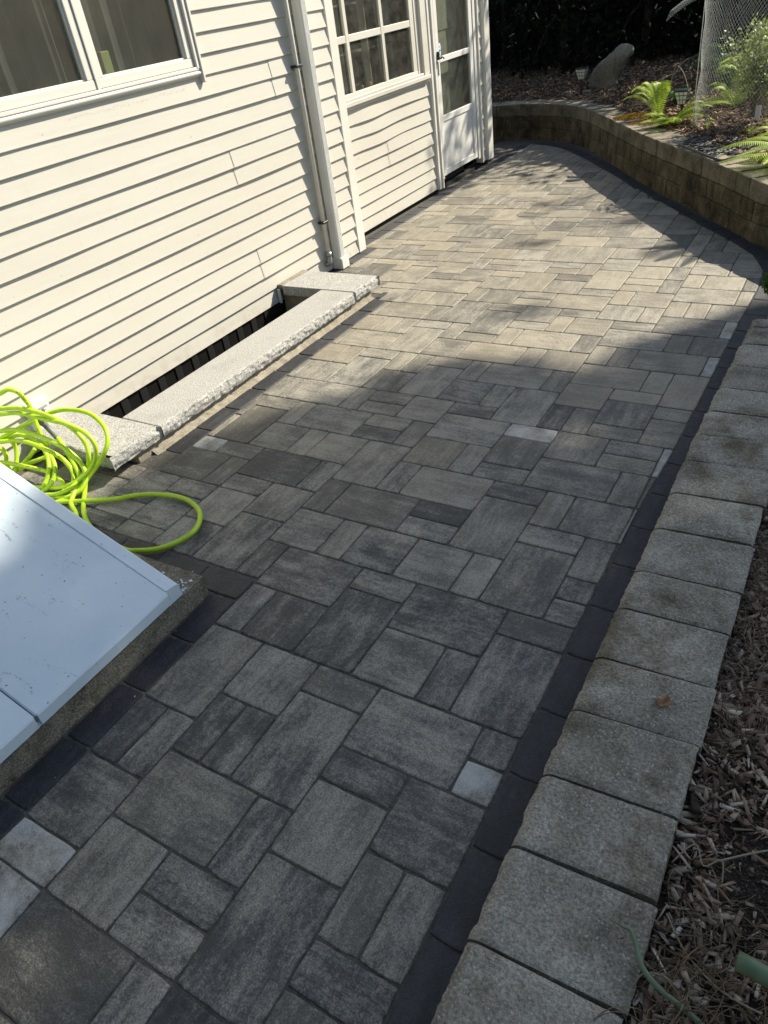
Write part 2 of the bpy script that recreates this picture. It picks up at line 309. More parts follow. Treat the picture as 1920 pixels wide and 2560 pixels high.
# ================================================================ PAVING
U=0.114937; GX=-1.63303; GY=0.232064           # paver module (m) and grid origin
def gx(i): return GX+i*U
def gy(j): return GY+j*U
PAV=[(0,0,2,1,1),(0,1,2,3,0),(2,0,4,2,0),(2,2,5,4,0),(5,2,6,4,0),(4,1,6,2,0),(4,0,6,1,0),(6,0,8,3,0),(6,3,8,5,0),(6,5,8,6,0),(6,6,9,8,0),(4,7,6,8,0),(4,4,6,7,0),(2,6,4,8,0),(2,4,3,6,0),(3,4,4,6,0),(0,3,1,5,0),(1,3,2,5,0),(0,5,2,8,0),(0,8,1,10,0),(1,8,3,10,0),(3,8,5,11,0),(5,8,7,10,0),(7,8,8,10,0),(5,10,8,12,0),(3,11,5,12,0),(0,10,3,12,0),(-1,10,0,12,0),(-1,12,1,14,0),(1,12,2,14,0),(2,12,4,14,0),(4,12,6,14,0),(6,12,7,14,0),(5,14,7,17,0),(7,12,9,15,0),(7,15,9,16,0),(9,14,10,16,0),(9,13,10,14,0),(9,12,10,13,0),(8,11,10,12,0),(8,8,10,11,0),(9,7,10,8,0),(9,6,10,7,1),(8,4,10,6,0),(8,2,9,4,0),(9,2,10,4,0),(8,1,10,2,0),(8,16,10,18,0),(7,16,8,18,0),(5,17,7,18,0),(6,18,9,20,0),(4,18,6,19,0),(4,19,6,21,0),(4,21,6,22,1),(3,18,4,20,0),(1,18,3,20,0),(1,20,4,22,0),(1,22,3,23,0),(0,23,2,25,0),(2,23,3,25,0),(3,22,5,25,0),(5,22,6,24,0),(6,22,7,24,0),(5,24,7,26,0),(4,25,5,27,0),(1,25,4,27,0),(0,25,1,27,0),(-2,26,0,27,0),(6,20,8,22,0),(7,22,9,23,0),(7,23,9,25,0),(7,25,9,26,0),(9,25,11,28,0),(9,24,11,25,0),(9,22,11,24,0),(8,21,10,22,0),(8,20,10,21,0),(5,26,8,28,0),(8,26,9,28,0),(5,28,6,30,0),(6,28,7,30,0),(7,28,10,30,0),(5,30,8,32,0),(8,30,9,32,0),(9,30,11,32,0),(5,32,7,33,0),(7,32,10,34,0),(6,33,7,35,0),(4,33,6,35,0),(7,34,8,36,0),(8,34,9,36,0),(9,34,11,36,0),(7,36,10,38,0),(5,35,7,37,0),(4,35,5,37,0),(6,37,7,39,0),(-1,27,2,29,0),(-3,27,-1,29,0),(2,27,3,29,0),(3,27,5,29,0),(1,29,4,31,0),(0,29,1,31,0),(4,29,5,31,0),(-2,29,0,30,0),(-2,30,0,33,0),(0,31,2,32,0),(0,32,2,34,0),(-2,33,0,34,0),(-4,31,-2,34,0),(-3,29,-2,31,0),(2,31,3,33,0),(3,31,5,33,0),(2,33,4,34,0),(1,34,4,36,0),(-1,35,1,36,0),(-1,34,1,35,0),(-3,34,-1,36,0),(-4,34,-3,36,0),(-5,35,-4,37,0),(-4,36,-2,38,0),(-4,38,-2,39,0),(-2,36,0,39,0),(0,36,2,38,0),(0,38,2,39,0),(-6,37,-4,39,0),(-6,39,-5,41,0),(-5,40,-3,41,0),(-5,39,-3,40,0),(-3,39,-1,41,0),(-1,40,1,41,0),(-1,39,1,40,0),(-8,38,-6,40,0),(-8,40,-6,42,0),(-8,42,-6,43,0),(-2,23,0,26,0),(-4,23,-2,25,0),(-3,25,-2,27,0),(-4,25,-3,27,0),(-6,26,-4,27,0),(-6,23,-4,26,0),(-7,25,-6,27,0),(-9,25,-7,27,0),(-8,23,-6,25,0),(-9,23,-8,25,0),(-9,21,-7,23,0),(-7,21,-4,23,0),(-4,21,-3,23,0),(-3,22,-1,23,0),(-3,21,-1,22,0),(-1,21,1,23,0),(-2,20,0,21,0),(-2,19,0,20,0),(0,19,1,21,0),(-5,19,-2,21,0),(-6,19,-5,21,0),(-8,20,-6,21,0),(-8,17,-6,20,0),(-9,17,-8,19,0),(-6,17,-4,19,0),(-4,17,-3,19,0),(-3,17,-1,19,0),(-1,16,1,19,0),(1,16,2,18,0),(2,16,5,18,0),(3,15,5,16,0),(3,14,5,15,0),(0,14,3,16,0),(-1,14,0,16,0),(-2,15,-1,17,0),(-5,15,-2,17,0),(-3,13,-1,15,0),(-5,14,-3,15,0),(-5,12,-3,14,0),(-4,10,-3,12,0),(-5,10,-4,12,0),(-3,10,-1,13,0),(-7,10,-5,11,0),(-7,11,-5,13,0),(-7,13,-5,14,0),(-9,12,-7,14,0),(-9,14,-6,16,0),(-6,14,-5,16,0),(-7,16,-5,17,0),(-9,16,-7,17,1),(-8,27,-5,29,0),(-5,27,-3,30,0),(-9,29,-7,31,0),(-7,29,-6,31,0),(-6,29,-5,31,0),(-8,31,-5,33,0),(-9,31,-8,33,0),(-5,30,-3,31,0),(-6,33,-4,35,0),(-9,33,-7,35,0),(-7,33,-6,35,0),(-8,35,-5,37,0),(-10,35,-8,36,0),(-10,36,-8,39,0),(0,-2,2,0,1),(2,-2,5,0,0),(5,-2,6,0,0),(6,-3,8,0,0)]
def clip(poly,a,b,c):                          # keep a*x+b*y<=c
    out=[]
    for i in range(len(poly)):
        p=poly[i];q=poly[(i+1)%len(poly)];dp=a*p[0]+b*p[1]-c;dq=a*q[0]+b*q[1]-c
        if dp<=0: out.append(p)
        if (dp<0)!=(dq<0) and abs(dp-dq)>1e-12:
            t=dp/(dp-dq); out.append((p[0]+(q[0]-p[0])*t,p[1]+(q[1]-p[1])*t))
    return out
def area(p): return .5*sum(p[i][0]*p[(i+1)%len(p)][1]-p[(i+1)%len(p)][0]*p[i][1] for i in range(len(p)))
def inset(poly,d):
    out=poly
    n=len(poly)
    for i in range(n):
        p=poly[i];q=poly[(i+1)%n];ex,ey=q[0]-p[0],q[1]-p[1];l=math.hypot(ex,ey)
        if l<1e-6: continue
        nx,ny=ey/l,-ex/l                       # outward normal for ccw
        out=clip(out,nx,ny,nx*p[0]+ny*p[1]-d)
        if len(out)<3: return []
    return out
def dedupe(p,e=1e-4):
    o=[]
    for a in p:
        if not o or math.hypot(a[0]-o[-1][0],a[1]-o[-1][1])>e: o.append(a)
    if len(o)>1 and math.hypot(o[0][0]-o[-1][0],o[0][1]-o[-1][1])<e: o.pop()
    return o
# inner edge of the right hand / far border (grid units), from the foreground round to the house
EDGE=[(10.0,-8),(10.0,3),(10.0,6),(10.01,9),(10.02,13),(10.06,17),(10.18,19),(10.34,22),(10.44,26),(10.52,31),(10.58,35),(10.72,38.5),(10.62,41.1),(9.79,43.56),(8.84,45),(6.98,47.3),(3.97,51.2),(1.57,54.5),(-1,58),(-4.16,62.9),(-7.88,68),(-10.94,71.8),(-13.2,73.7),(-15.33,74.54),(-22,76)]
def hull(P):
    P=sorted(set(P));
    def half(P):
        h=[]
        for p in P:
            while len(h)>1 and (h[-1][0]-h[-2][0])*(p[1]-h[-2][1])-(h[-1][1]-h[-2][1])*(p[0]-h[-2][0])<=0: h.pop()
            h.append(p)
        return h[:-1]
    return half(P)+half(P[::-1])
HULL=hull(EDGE+[(-30,76),(-30,-8)])
def edge_x(y):
    for a,b in zip(EDGE,EDGE[1:]):
        if a[1]<=y<=b[1]: return a[0]+(b[0]-a[0])*(y-a[1])/(b[1]-a[1])
def clipfield(poly):
    ya,yb=min(p[1] for p in poly),max(p[1] for p in poly)
    if yb<=38.5 and ya>-8:
        xa,xb=edge_x(ya),edge_x(yb); nx,ny=(yb-ya),-(xb-xa); poly=clip(poly,nx,ny,nx*xa+ny*ya-.02)
        return poly if len(poly)>2 else []
    n=len(HULL)
    for i in range(n):
        p=HULL[i];q=HULL[(i+1)%n];ex,ey=q[0]-p[0],q[1]-p[1];nx,ny=ey,-ex
        poly=clip(poly,nx,ny,nx*p[0]+ny*p[1])
        if len(poly)<3: return []
    return poly
class Pavers:
    def __init__(s): s.mb=MB(); s.uvs=[]; s.cols=[]
    def add(s,poly,z,gap,orient,tone,warm=0,white=0,ch=.0045,tilt=(0,0)):
        poly=dedupe(poly)
        if len(poly)<3: return
        if area(poly)<0: poly=poly[::-1]
        P=dedupe(inset(poly,gap))
        if len(P)<3 or abs(area(P))<2e-4: return
        # slightly wavy edges
        Q=[];n=len(P)
        for i in range(n):
            a=P[i];b=P[(i+1)%n];l=math.hypot(b[0]-a[0],b[1]-a[1]);k=max(1,int(l/.028))
            for j in range(k):
                t=j/k;x=a[0]+(b[0]-a[0])*t;y=a[1]+(b[1]-a[1])*t
                if j: 
                    w=random.uniform(-.0011,.0011);x-=(b[1]-a[1])/l*w;y+=(b[0]-a[0])/l*w
                elif n<=8:  # ease the corner
                    cx=sum(p[0] for p in P)/n;cy=sum(p[1] for p in P)/n;dd=math.hypot(cx-x,cy-y);x+=(cx-x)/dd*.0035;y+=(cy-y)/dd*.0035
                Q.append((x,y))
        cx=sum(p[0] for p in Q)/len(Q);cy=sum(p[1] for p in Q)/len(Q)
        def zz(p,z): return z+(p[0]-cx)*tilt[0]+(p[1]-cy)*tilt[1]
        def shrink(d):
            o=[]
            for i in range(len(Q)):
                a=Q[i-1];b=Q[(i+1)%len(Q)];ex,ey=b[0]-a[0],b[1]-a[1];l=math.hypot(ex,ey) or 1;o.append((Q[i][0]-ey/l*d,Q[i][1]+ex/l*d))
            return o
        R1=Q;R2=shrink(ch*.35);R3=shrink(ch*1.2);m=len(Q)
        vs=[(p[0],p[1],z-.03) for p in R1]+[(p[0],p[1],zz(p,z-ch*.75)) for p in R1]+[(p[0],p[1],zz(p,z-ch*.25)) for p in R2]+[(p[0],p[1],zz(p,z)) for p in R3]
        fs=[]
        for L in range(3):
            for i in range(m): fs.append((L*m+i,L*m+(i+1)%m,(L+1)*m+(i+1)%m,(L+1)*m+i))
        fs.append(tuple(3*m+i for i in range(m)))
        s.mb.add(vs,fs)
        ox,oy=random.uniform(0,40),random.uniform(0,40)
        for f_ in fs:
            for i in f_:
                v=vs[i];u=(v[0],v[1]) if orient==0 else (v[1],-v[0]); s.uvs.append((u[0]+ox,u[1]+oy))
            s.cols.append((tone,warm,white))
    def build(s,name,m):
        o=s.mb.build(name,m); me=o.data; uv=me.uv_layers.new(name='UVMap'); uv.data.foreach_set('uv',np.asarray(s.uvs,np.float32).ravel()); colored(me,s.cols); return o
P=Pavers(); occ=set()
def field_clip(poly):
    if max(p[1] for p in poly)<=10.2 : poly=clip(poly,-1,0,0)
    elif max(p[1] for p in poly)<=34.4 and min(p[1] for p in poly)>=13.9: poly=clip(poly,-1,0,8.38)
    else: poly=clip(poly,-1,0,14.35 if max(p[1] for p in poly)<42.1 else 15.5)
    if min(p[1] for p in poly or [(0,0)])<10.2 and min([p[0] for p in poly] or [0])<-.5: poly=clip(poly,0,-1,-10.18)
    return clipfield(poly) if len(poly)>2 else []
def put(q,light):
    x0,y0,x1,y1=q
    for i in range(x0,x1):
        for j in range(y0,y1): occ.add((i,j))
    poly=field_clip([(x0,y0),(x1,y0),(x1,y1),(x0,y1)])
    if len(poly)<3: return
    poly=[(gx(a),gy(b)) for a,b in poly]
    w,l=x1-x0,y1-y0; orient=0 if w>l else 1 if l>w else random.randint(0,1)
    tone=min(1,max(0,random.gauss(.46 if y0<20 else .55,.26)));  # far stones a touch paler: sunlight put into the colour
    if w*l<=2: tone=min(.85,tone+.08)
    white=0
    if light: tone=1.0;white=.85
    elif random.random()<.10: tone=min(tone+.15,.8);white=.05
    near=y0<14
    P.add(poly,random.uniform(-.0008,.0008),.0030 if near else .0022,orient,tone,(random.random()**2*.45 if y0<16 else random.random()*.6 if y0<24 else .25+random.random()*.75),white,.0048,(random.uniform(-.004,.004),random.uniform(-.004,.004)))  # warm tint grows with distance, painting the sunlit tan into the stones
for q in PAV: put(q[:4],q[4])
# cut stones along the right edge
for a,b in ((26,28),(0,0)):pass
for q in [(10,14,11,16),(10,16,11,18),(10,18,11,20),(9,18,11,20),(10,20,11,22),(10,28,11,30),(10,32,11,34),(10,36,11,38),(-2,22,-2,22)]:
    if q[0]<q[2] and all((i,j) not in occ for i in range(q[0],q[2]) for j in range(q[1],q[3])): put(q,1 if q[1] in(28,32,20) else 0)
rs=random.Random(11)
for j in range(-9,77):
    for i in range(-17,12):
        if (i,j) in occ: continue
        if j<10 and i<0: continue
        if 13<j<34 and i<-9: continue
        if i<-15 and j<42: continue
        opts=[(3,2),(2,3),(2,2),(2,2),(2,1),(1,2),(2,1)]; rs.shuffle(opts)
        for w,l in opts+[(1,1)]:
            cells=[(a,b) for a in range(i,i+w) for b in range(j,j+l)]
            if all(c not in occ and not(c[1]<10 and c[0]<0) and not(13<c[1]<34 and c[0]<-9) for c in cells): break
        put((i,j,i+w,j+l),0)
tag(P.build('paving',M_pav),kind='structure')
# border (soldier) course
B=Pavers()
def strip(pts,width,seg=2.0,side=1,start=0,z=0,gap=.0028):
    # pts in grid units, course laid on the 'side' of the line
    d=[0]
    for i in range(1,len(pts)): d.append(d[-1]+math.hypot(pts[i][0]-pts[i-1][0],pts[i][1]-pts[i-1][1]))
    def at(s):
        s=min(max(s,0),d[-1])
        for i in range(1,len(pts)):
            if s<=d[i]:
                t=(s-d[i-1])/(d[i]-d[i-1]);a,b=pts[i-1],pts[i];return (a[0]+(b[0]-a[0])*t,a[1]+(b[1]-a[1])*t)
        return pts[-1]
    def nrm(s):
        a=at(s-.6);b=at(s+.6);ex,ey=b[0]-a[0],b[1]-a[1];l=math.hypot(ex,ey);return (ey/l*side,-ex/l*side)
    s=start
    while s<d[-1]-.2:
        e=min(s+seg,d[-1]);a=at(s);b=at(e);na=nrm(s);nb=nrm(e)
        poly=[a,b,(b[0]+nb[0]*width,b[1]+nb[1]*width),(a[0]+na[0]*width,a[1]+na[1]*width)]
        poly=[(gx(p[0]),gy(p[1])) for p in poly]
        if area(poly)<0: poly=poly[::-1]
        B.add(poly,z+random.uniform(-.001,.001),gap,1,random.gauss(.5,.25),0,0,.005)
        s=e
strip(EDGE[:-1],1.0,2.0,1,start=1.05)
strip([(0,-8.94),(0,9.06)],1.0,2.0,-1)
strip([(0,9.1),(-10,9.1)],1.0,2.0,1)
strip([(-8.38,13.9),(-8.38,34.35)],1.0,2.0,-1,start=-.55+2.0)
strip([(-14.35,34.4),(-14.35,41.9)],1.0,2.0,-1,start=.3)
strip([(-15.5,42),(-15.5,74.2)],1.0,2.0,-1)
tag(B.build('border_paving',M_bord),kind='structure')
# sand bed below, ground far beyond
g=MB()
def rects(g,z,R_):
    for x0,y0,x1,y1 in R_: g.add([(x0,y0,z),(x1,y0,z),(x1,y1,z),(x0,y1,z)],[(0,1,2,3)])
HO=(-3.60,1.97,-2.85,3.92)
rects(g,-.0045,[(-3.9,-2.5,0,HO[1]),(-3.9,HO[3],0,9.6),(HO[2],HO[1],0,HO[3])]); tag(g.build('joint_sand',M_joint),kind='structure')
g=MB(); rects(g,-.05,[(-250,-250,250,HO[1]),(-250,HO[3],250,250),(HO[2],HO[1],250,HO[3]),(-250,HO[1],HO[0],HO[3])]); tag(g.build('ground',M_dirt),kind='structure')
# ================================================================ HOUSE
HX=-3.37; FX=-3.55
house=thing('house','cream vinyl sided house wall with two windows and a white storm door beside the paving','house',(-3.6,4,0))
hb=MB(); hb.box((-9,-3,-.02),(-3.80,8.15,2.9)); hb.build('wall',M_dark,house)
def siding(y0,y1,z0,n,X,seams=(),warp=None,ztop=None):
    """lapped vinyl courses: n boards of 0.1018 m starting at z0"""
    mb=MB();E_=.1018;dep=.0155
    for k in range(n):
        zb=z0+k*E_; zt=zb+E_
        if ztop and zb>=ztop: break
        if ztop: zt=min(zt,ztop)
        sm=sorted([s for s,ks in seams if k in ks]); cuts=[y0]+sm+[y1]
        for c in range(len(cuts)-1):
            a,b=cuts[c],cuts[c+1]; off=.0030*(c%2); 
            if c>0: a-=.012
            ny=max(2,int((b-a)/.05)); prof=[(-.016,0),(-.0045,.0005),(0,.0045),(-.0024,.018),(-.0090,.062),(-dep+.0012,.0995),(-dep,.1018+.012)]
            rows=[]
            for j in range(ny+1):
                y=a+(b-a)*j/ny; row=[]
                for q,(dx,dz) in enumerate(prof):
                    z=zb+min(dz,zt-zb+.012); wz=0;wx=0
                    wx+=.0009*math.sin(y*3.1+k*1.7)+.0006*math.sin(y*7.3+k*2.9)
                    if warp and q in(1,2,3,4,5):
                        ww=warp(y,k); wx+=ww[0]*(1-.35*abs(q-2.5)/2.5); wz+=ww[1]*(1 if q<4 else .3)
                    row.append((X+dx+off+wx,y,z+wz))
                rows.append(row)
            m=len(prof);vs=[p for r_ in rows for p in r_];fs=[]
            for j in range(ny):
                for q in range(m-1): fs.append((j*m+q,(j+1)*m+q,(j+1)*m+q+1,j*m+q+1))
            mb.add(vs,fs)
    return mb
Zb=.0; E_=.1018
sv=[(4.16,(11,12)),(3.66,(7,8)),(3.93,(3,4)),(-.5,(2,9)),(-1.4,(5,6,12))]
# seam positions measured from the photograph
sv=[(4.245,(12,13)),(3.705,(8,9)),(3.752,(2,3))]
win=(1.20,3.60,1.44)
m1=siding(-3,win[0],.004,28,HX); m2=siding(win[1],4.93,.004,28,HX,[(s,k) for s,k in sv if s>win[1]]); m3=siding(win[0],win[1],.004,15,HX,[(s,k) for s,k in sv if s<=win[1]],ztop=1.435)
for a in (m1,m2,m3): a.build('siding',M_sid,house,smooth=False)
def wp(y,k):
    if k==8: a=1.0
    elif k==7: a=.8
    elif k==6: a=.45
    else: return (0,0)
    t=(y-5.30)/1.35; g_=math.exp(-((t-.33)/.26)**2); return (.010*g_*a+.003*math.sin(y*9+k)*a, .011*a*math.sin(t*6.5+k*.5)*g_+.004*a*math.sin(t*11))
siding(5.03,6.70,.038,9,FX,[(5.86,(4,5))],wp,ztop=.965).build('siding',M_sid,house)
# backing boards behind the laps
b=MB(); b.box((-3.80,-3,.0),(HX-.018,win[0],2.9)); b.box((-3.80,win[1],.0),(HX-.018,4.93,2.9)); b.box((-3.80,win[0],.0),(HX-.018,win[1],1.44)); b.box((-3.80,win[0],2.2),(HX-.018,win[1],2.9)); b.box((-3.80,5.03,.05),(FX-.018,6.70,.96)); b.build('wall_board',M_dark,house)
# corner post at the step of the wall
b=MB(); b.box((FX-.02,4.925,.0),(HX+.004,5.028,2.9),.004); b.build('corner_post',M_trim,house)
# soffit and gutter, high above
b=MB(); b.box((-3.9,-3,2.9),(-3.05,8.4,2.96),.005); b.build('soffit',M_trim,house)
b=MB(); b.add([(-3.0,-3.1,2.96),(-3.0,8.5,2.96),(-6.5,8.5,4.6),(-6.5,-3.1,4.6),(-3.0,-3.1,3.0),(-3.0,8.5,3.0),(-6.5,8.5,4.64),(-6.5,-3.1,4.64)],[(0,1,2,3),(7,6,5,4),(0,4,5,1),(1,5,6,2),(3,2,6,7),(0,3,7,4)]); b.build('roof',M_rubber,house)
# window 1 (double sash, only its lower part in view)
w=thing_part=None
def sub(mb,name,m,par,smooth=False): return mb.build(name,m,par,smooth)
fr=MB()
X=HX
# outer casing: sill stack and right jamb channel
fr.box((X-.05,1.16,1.437),(X+.006,3.625,1.463),.004)
fr.tube([(X+.003,1.16,1.450),(X+.003,3.60,1.450)],.0105,12)
fr.box((X-.05,1.2,1.463),(X+.010,3.585,1.480),.003)
fr.box((X-.05,3.566,1.47),(X+.012,3.590,2.25),.003); fr.box((X-.05,3.592,1.40),(X+.020,3.612,2.28),.004)
fr.box((X-.05,1.16,1.47),(X+.012,1.20,2.25),.003); fr.box((X-.05,1.16,2.22),(X+.02,3.62,2.28),.004)
fr.box((X-.05,2.842,1.48),(X+.004,2.862,2.22),.002)
F1=fr.build('window_frame',M_trim,house)
def sash(y0,y1,z0,z1,X,rail=.042,nm='window_sash'):
    s=MB()
    s.box((X-.035,y0,z0),(X-.002,y1,z0+rail),.003);s.box((X-.035,y0,z1-rail),(X-.002,y1,z1),.003)
    s.box((X-.035,y0,z0+rail),(X-.0035,y0+rail,z1-rail),.003);s.box((X-.035,y1-rail,z0+rail),(X-.0035,y1,z1-rail),.003)
    s.box((X-.040,y0+rail,z0+rail),(X-.016,y1-rail,z0+rail+.010),.002);s.box((X-.040,y0+rail,z0+rail+.01),(X-.016,y0+rail+.010,z1-rail),.002);s.box((X-.040,y1-rail-.010,z0+rail+.01),(X-.016,y1-rail,z1-rail),.002)
    o=s.build(nm,M_trim,house); g_=MB(); g_.box((X-.030,y0+rail-.004,z0+rail-.004),(X-.026,y1-rail+.004,z1-rail+.004)); g_.build('window_pane',M_glass,o); return o
sash(1.21,2.84,1.482,2.21,X); sash(2.864,3.562,1.482,2.21,X)
# what stands behind the panes
def litroom(y0,y1,z0,z1,X,dep):
    r_=MB(); r_.box((X-dep,y0,z0),(X-.045,y1,z1)); 
    r_.f=[f_ for f_ in r_.f if f_!=(1,2,6,5)]; return r_
M_room=mat('dim_room',.95,(.06,.06,.058)); M_curt=simple('curtain_cloth',(.38,.36,.29),(.56,.53,.44),5,.95,.3,.01)
b=litroom(1.19,3.60,1.44,2.24,X,.40); b.build('room',M_room,house)
MG=mat('grey_curtain',.95,(.12,.125,.118))
for y0,y1 in ((1.25,2.20),(2.24,2.83),(2.88,3.58)):
    cu=MB()
    pts=[];n=34
    for i in range(n+1):
        y=y0+(y1-y0)*i/n; pts.append((X-.17+.016*math.sin(i*1.05)+.008*math.sin(i*2.3+y0),y))
    cu.add([(p[0],p[1],1.46) for p in pts]+[(p[0],p[1],2.24) for p in pts],[(i,i+1,n+1+i+1,n+1+i) for i in range(n)]); cu.build('curtain',MG,house)
pass
cd=MB(); cd.box((X-.13,2.985,1.49),(X-.07,3.045,1.63),.004); tag(cd.build('candle',mat('pale_yellow_wax',.5,(.50,.52,.22))),'pale yellow green box standing on the sill behind the upper left window glass','candle')
# house plants behind the glass
def blade_plant(name,cx,cy,z,n,h,label,spread=.1):
    V=[];F=[];cc=[]
    for i in range(n):
        a=random.uniform(0,6.28);l=h*random.uniform(.6,1);w=.006
        for s_ in range(5):
            t=s_/5;t2=(s_+1)/5
            for tt in (t,t2):
                r_=spread*tt**1.3;zz=z+l*(tt-.55*tt*tt*1.1);ww=w*(1-tt)
                V+= [(cx+math.cos(a)*r_*.4-ww*math.sin(a),cy+math.sin(a)*r_+ww*math.cos(a),zz),(cx+math.cos(a)*r_*.4+ww*math.sin(a),cy+math.sin(a)*r_-ww*math.cos(a),zz)]
            q=len(V)-4;F.append((q,q+1,q+3,q+2));cc.append((random.random(),0,0))
    o=fastmesh(name,V,F,M_fernd,cc);return tag(o,label,'house plant')
blade_plant('house_plant',X-.11,2.96,1.62,16,.17,'small spiky plant just above the yellow green box behind the window',.08)
blade_plant('house_plant',X-.10,2.26,1.48,18,.17,'long leaved plant in the bottom left corner behind the left window pane',.16)
# window 2 (old wooden sash grid) in the stepped back wall
X=FX
b=MB()
b.box((X-.04,5.03,.985),(X+.030,6.675,1.018),.004); b.box((X-.04,5.03,.962),(X+.012,6.665,.985),.003); b.box((X-.04,5.05,1.018),(X+.022,6.56,1.040),.003)
b.box((X-.04,6.60,1.018),(X+.012,6.700,2.35),.003); b.box((X-.04,6.575,1.018),(X+.022,6.60,2.35),.003); b.box((X-.04,6.51,1.04),(X-.004,6.575,2.35),.003)
b.box((X-.04,5.03,2.28),(X+.02,6.70,2.36),.003)
FW=b.build('window_frame',M_wood,house)
b=MB(); Xs=X-.012
b.box((Xs-.03,5.03,1.040),(Xs+.004,6.51,1.066),.003)
for y in (5.452,5.978): b.box((Xs-.03,y-.022,1.066),(Xs+.002,y+.022,2.28),.003)
b.box((Xs-.03,6.44,1.066),(Xs+.002,6.51,2.28),.003)
for z in (1.420,1.80):
    for a,c in ((5.03,5.43),(5.474,5.956),(6.0,6.44)): b.box((Xs-.03,a,z-.024),(Xs,c,z+.024),.003)
SW=b.build('window_sash',M_wood,house)
for a,c in ((5.03,5.43),(5.474,5.956),(6.0,6.44)):
    for z0,z1 in ((1.066,1.396),(1.444,1.776),(1.824,2.28)):
        g_=MB(); g_.box((Xs-.018,a-.002,z0-.002),(Xs-.014,c+.002,z1+.002)); g_.build('window_pane',M_glass2,SW)
b=litroom(5.03,6.56,.98,2.3,X,.9); b.build('room',M_room,house)
for y0,y1 in ((5.12,5.27),(5.56,5.68),(5.85,5.955),(6.10,6.22),(6.34,6.44)):
    cu=MB(); x_=X-.14-random.random()*.1; n=8;pts=[(x_+.01*math.sin(i*1.9),y0+(y1-y0)*i/n) for i in range(n+1)]
    cu.add([(p[0],p[1],1.02) for p in pts]+[(p[0],p[1],2.3) for p in pts],[(i,i+1,n+1+i+1,n+1+i) for i in range(n)]); cu.build('curtain',M_curt,house)
sh=MB(); sh.box((X-.6,5.05,1.30),(X-.2,6.5,1.315)); sh.box((X-.6,5.05,1.62),(X-.2,6.5,1.635)); sh.build('shelf',mat('shelf_white',.6,(.35,.35,.34)),house)
for i,(y,h_,w_,c_,lb) in enumerate([(5.69,.030,.02,(.5,.5,.52),'small clear knick-knack on the sill beside the middle mullion of the wooden window'),(5.79,.035,.045,(.45,.16,.06),'little orange and white ornament lying on the wooden window sill'),(6.03,.12,.018,(.55,.55,.38),'pale upright strip leaning in the corner of the right wooden window pane'),(5.36,.05,.05,(.08,.16,.30),'small blue thing on the sill of the narrow left wooden window pane')]):
    q=MB(); q.box((X-.09,y-w_/2,1.055),(X-.09+w_*.8,y+w_/2,1.055+h_),min(w_,h_)*.2); tag(q.build('ornament',mat('ornament_%s'%'abcd'[i],.4,c_)),lb,'ornament')
# storm door
b=MB()
b.box((X-.05,6.70,.03),(X+.020,6.748,2.25),.003); b.box((X-.05,6.75,.03),(X+.034,6.775,2.25),.003); b.box((X-.05,6.777,.10),(X+.012,6.835,2.25),.003)
b.box((X-.05,7.632,.10),(X+.016,7.70,2.25),.003); b.box((X-.05,7.702,.05),(X+.032,7.728,2.25),.003); b.box((X-.05,6.70,2.16),(X+.02,7.75,2.26),.003)
DF=b.build('door_frame',M_trim,house)
b=MB(); x0,x1=X-.022,X+.008
b.box((x0,6.842,.122),(x1,6.905,2.14),.003); b.box((x0,7.555,.122),(x1,7.626,2.14),.003)
b.box((x0,6.905,1.072),(x1-.0015,7.555,1.118),.003); b.box((x0,6.905,.590),(x1-.0015,7.555,.642),.003); b.box((x0,6.905,.124),(x1-.0015,7.555,.175),.003); b.box((x0,6.905,2.06),(x1-.0015,7.555,2.14),.003)
b.box((x0+.01,6.905,.175),(x1-.012,7.555,.590))
D=b.build('door',M_door,house)
for z0,z1 in ((.642,1.072),(1.118,2.06)): 
    g_=MB(); g_.box((X-.012,6.903,z0),(X-.008,7.557,z1)); g_.build('door_pane',M_glass2,D)
b=MB(); b.box((X+.009,6.848,1.10),(X+.030,6.872,1.165),.004); b.box((X+.030,6.835,1.105),(X+.046,6.880,1.123),.004); b.tube([(X+.03,6.86,1.12),(X+.055,6.872,1.12),(X+.058,6.895,1.105)],.006,8); b.build('door_handle',M_black,D)
b=MB(); b.box((X+.009,6.852,.98),(X+.015,6.868,1.09),.002); b.build('door_plate',M_metalg,D)
b=MB(); b.box((X-.6,6.80,.06),(X-.05,7.62,.10)); b.build('door_sill',M_dark,house)
b=litroom(6.79,7.70,.06,2.2,X,.7); b.build('room',mat('pale_inner_door',.9,(.20,.195,.175)),house)
b=MB(); b.box((X-.17,6.80,.12),(X-.13,7.66,2.12),.01); b.box((X-.13,6.93,1.30),(X-.12,7.52,2.0),.004); b.build('inner_door',mat('beige_inner_door',.6,(.50,.47,.38)),house)
# alarm company sticker: white shield with blue lettering block
b=MB(); yc,zc=6.935,1.165; pts=[(-.024,.052),(-.010,.058),(0,.052),(.010,.058),(.024,.052),(.030,.028),(.027,-.020),(.014,-.045),(0,-.055),(-.014,-.045),(-.027,-.020),(-.030,.028)]
n=len(pts); b.add([(X-.0055,yc+a,zc+c) for a,c in pts]+[(X-.0070,yc+a,zc+c) for a,c in pts],[tuple(range(n))[::-1]]+[(i,(i+1)%n,n+(i+1)%n,n+i) for i in range(n)]+[tuple(range(n,2*n))])
st=b.build('door_sticker',mat('sticker_white',.5,(.70,.72,.76)),D)
M_blue=mat('sticker_blue',.5,(.03,.16,.50))
b=MB(); b.box((X-.0050,yc-.022,zc-.008),(X-.0042,yc+.022,zc+.008)); 
for q in range(4): b.box((X-.0050,yc-.016+.0*q,zc+.020+q*.006),(X-.0044,yc+.014-(q%2)*.006,zc+.0225+q*.006))
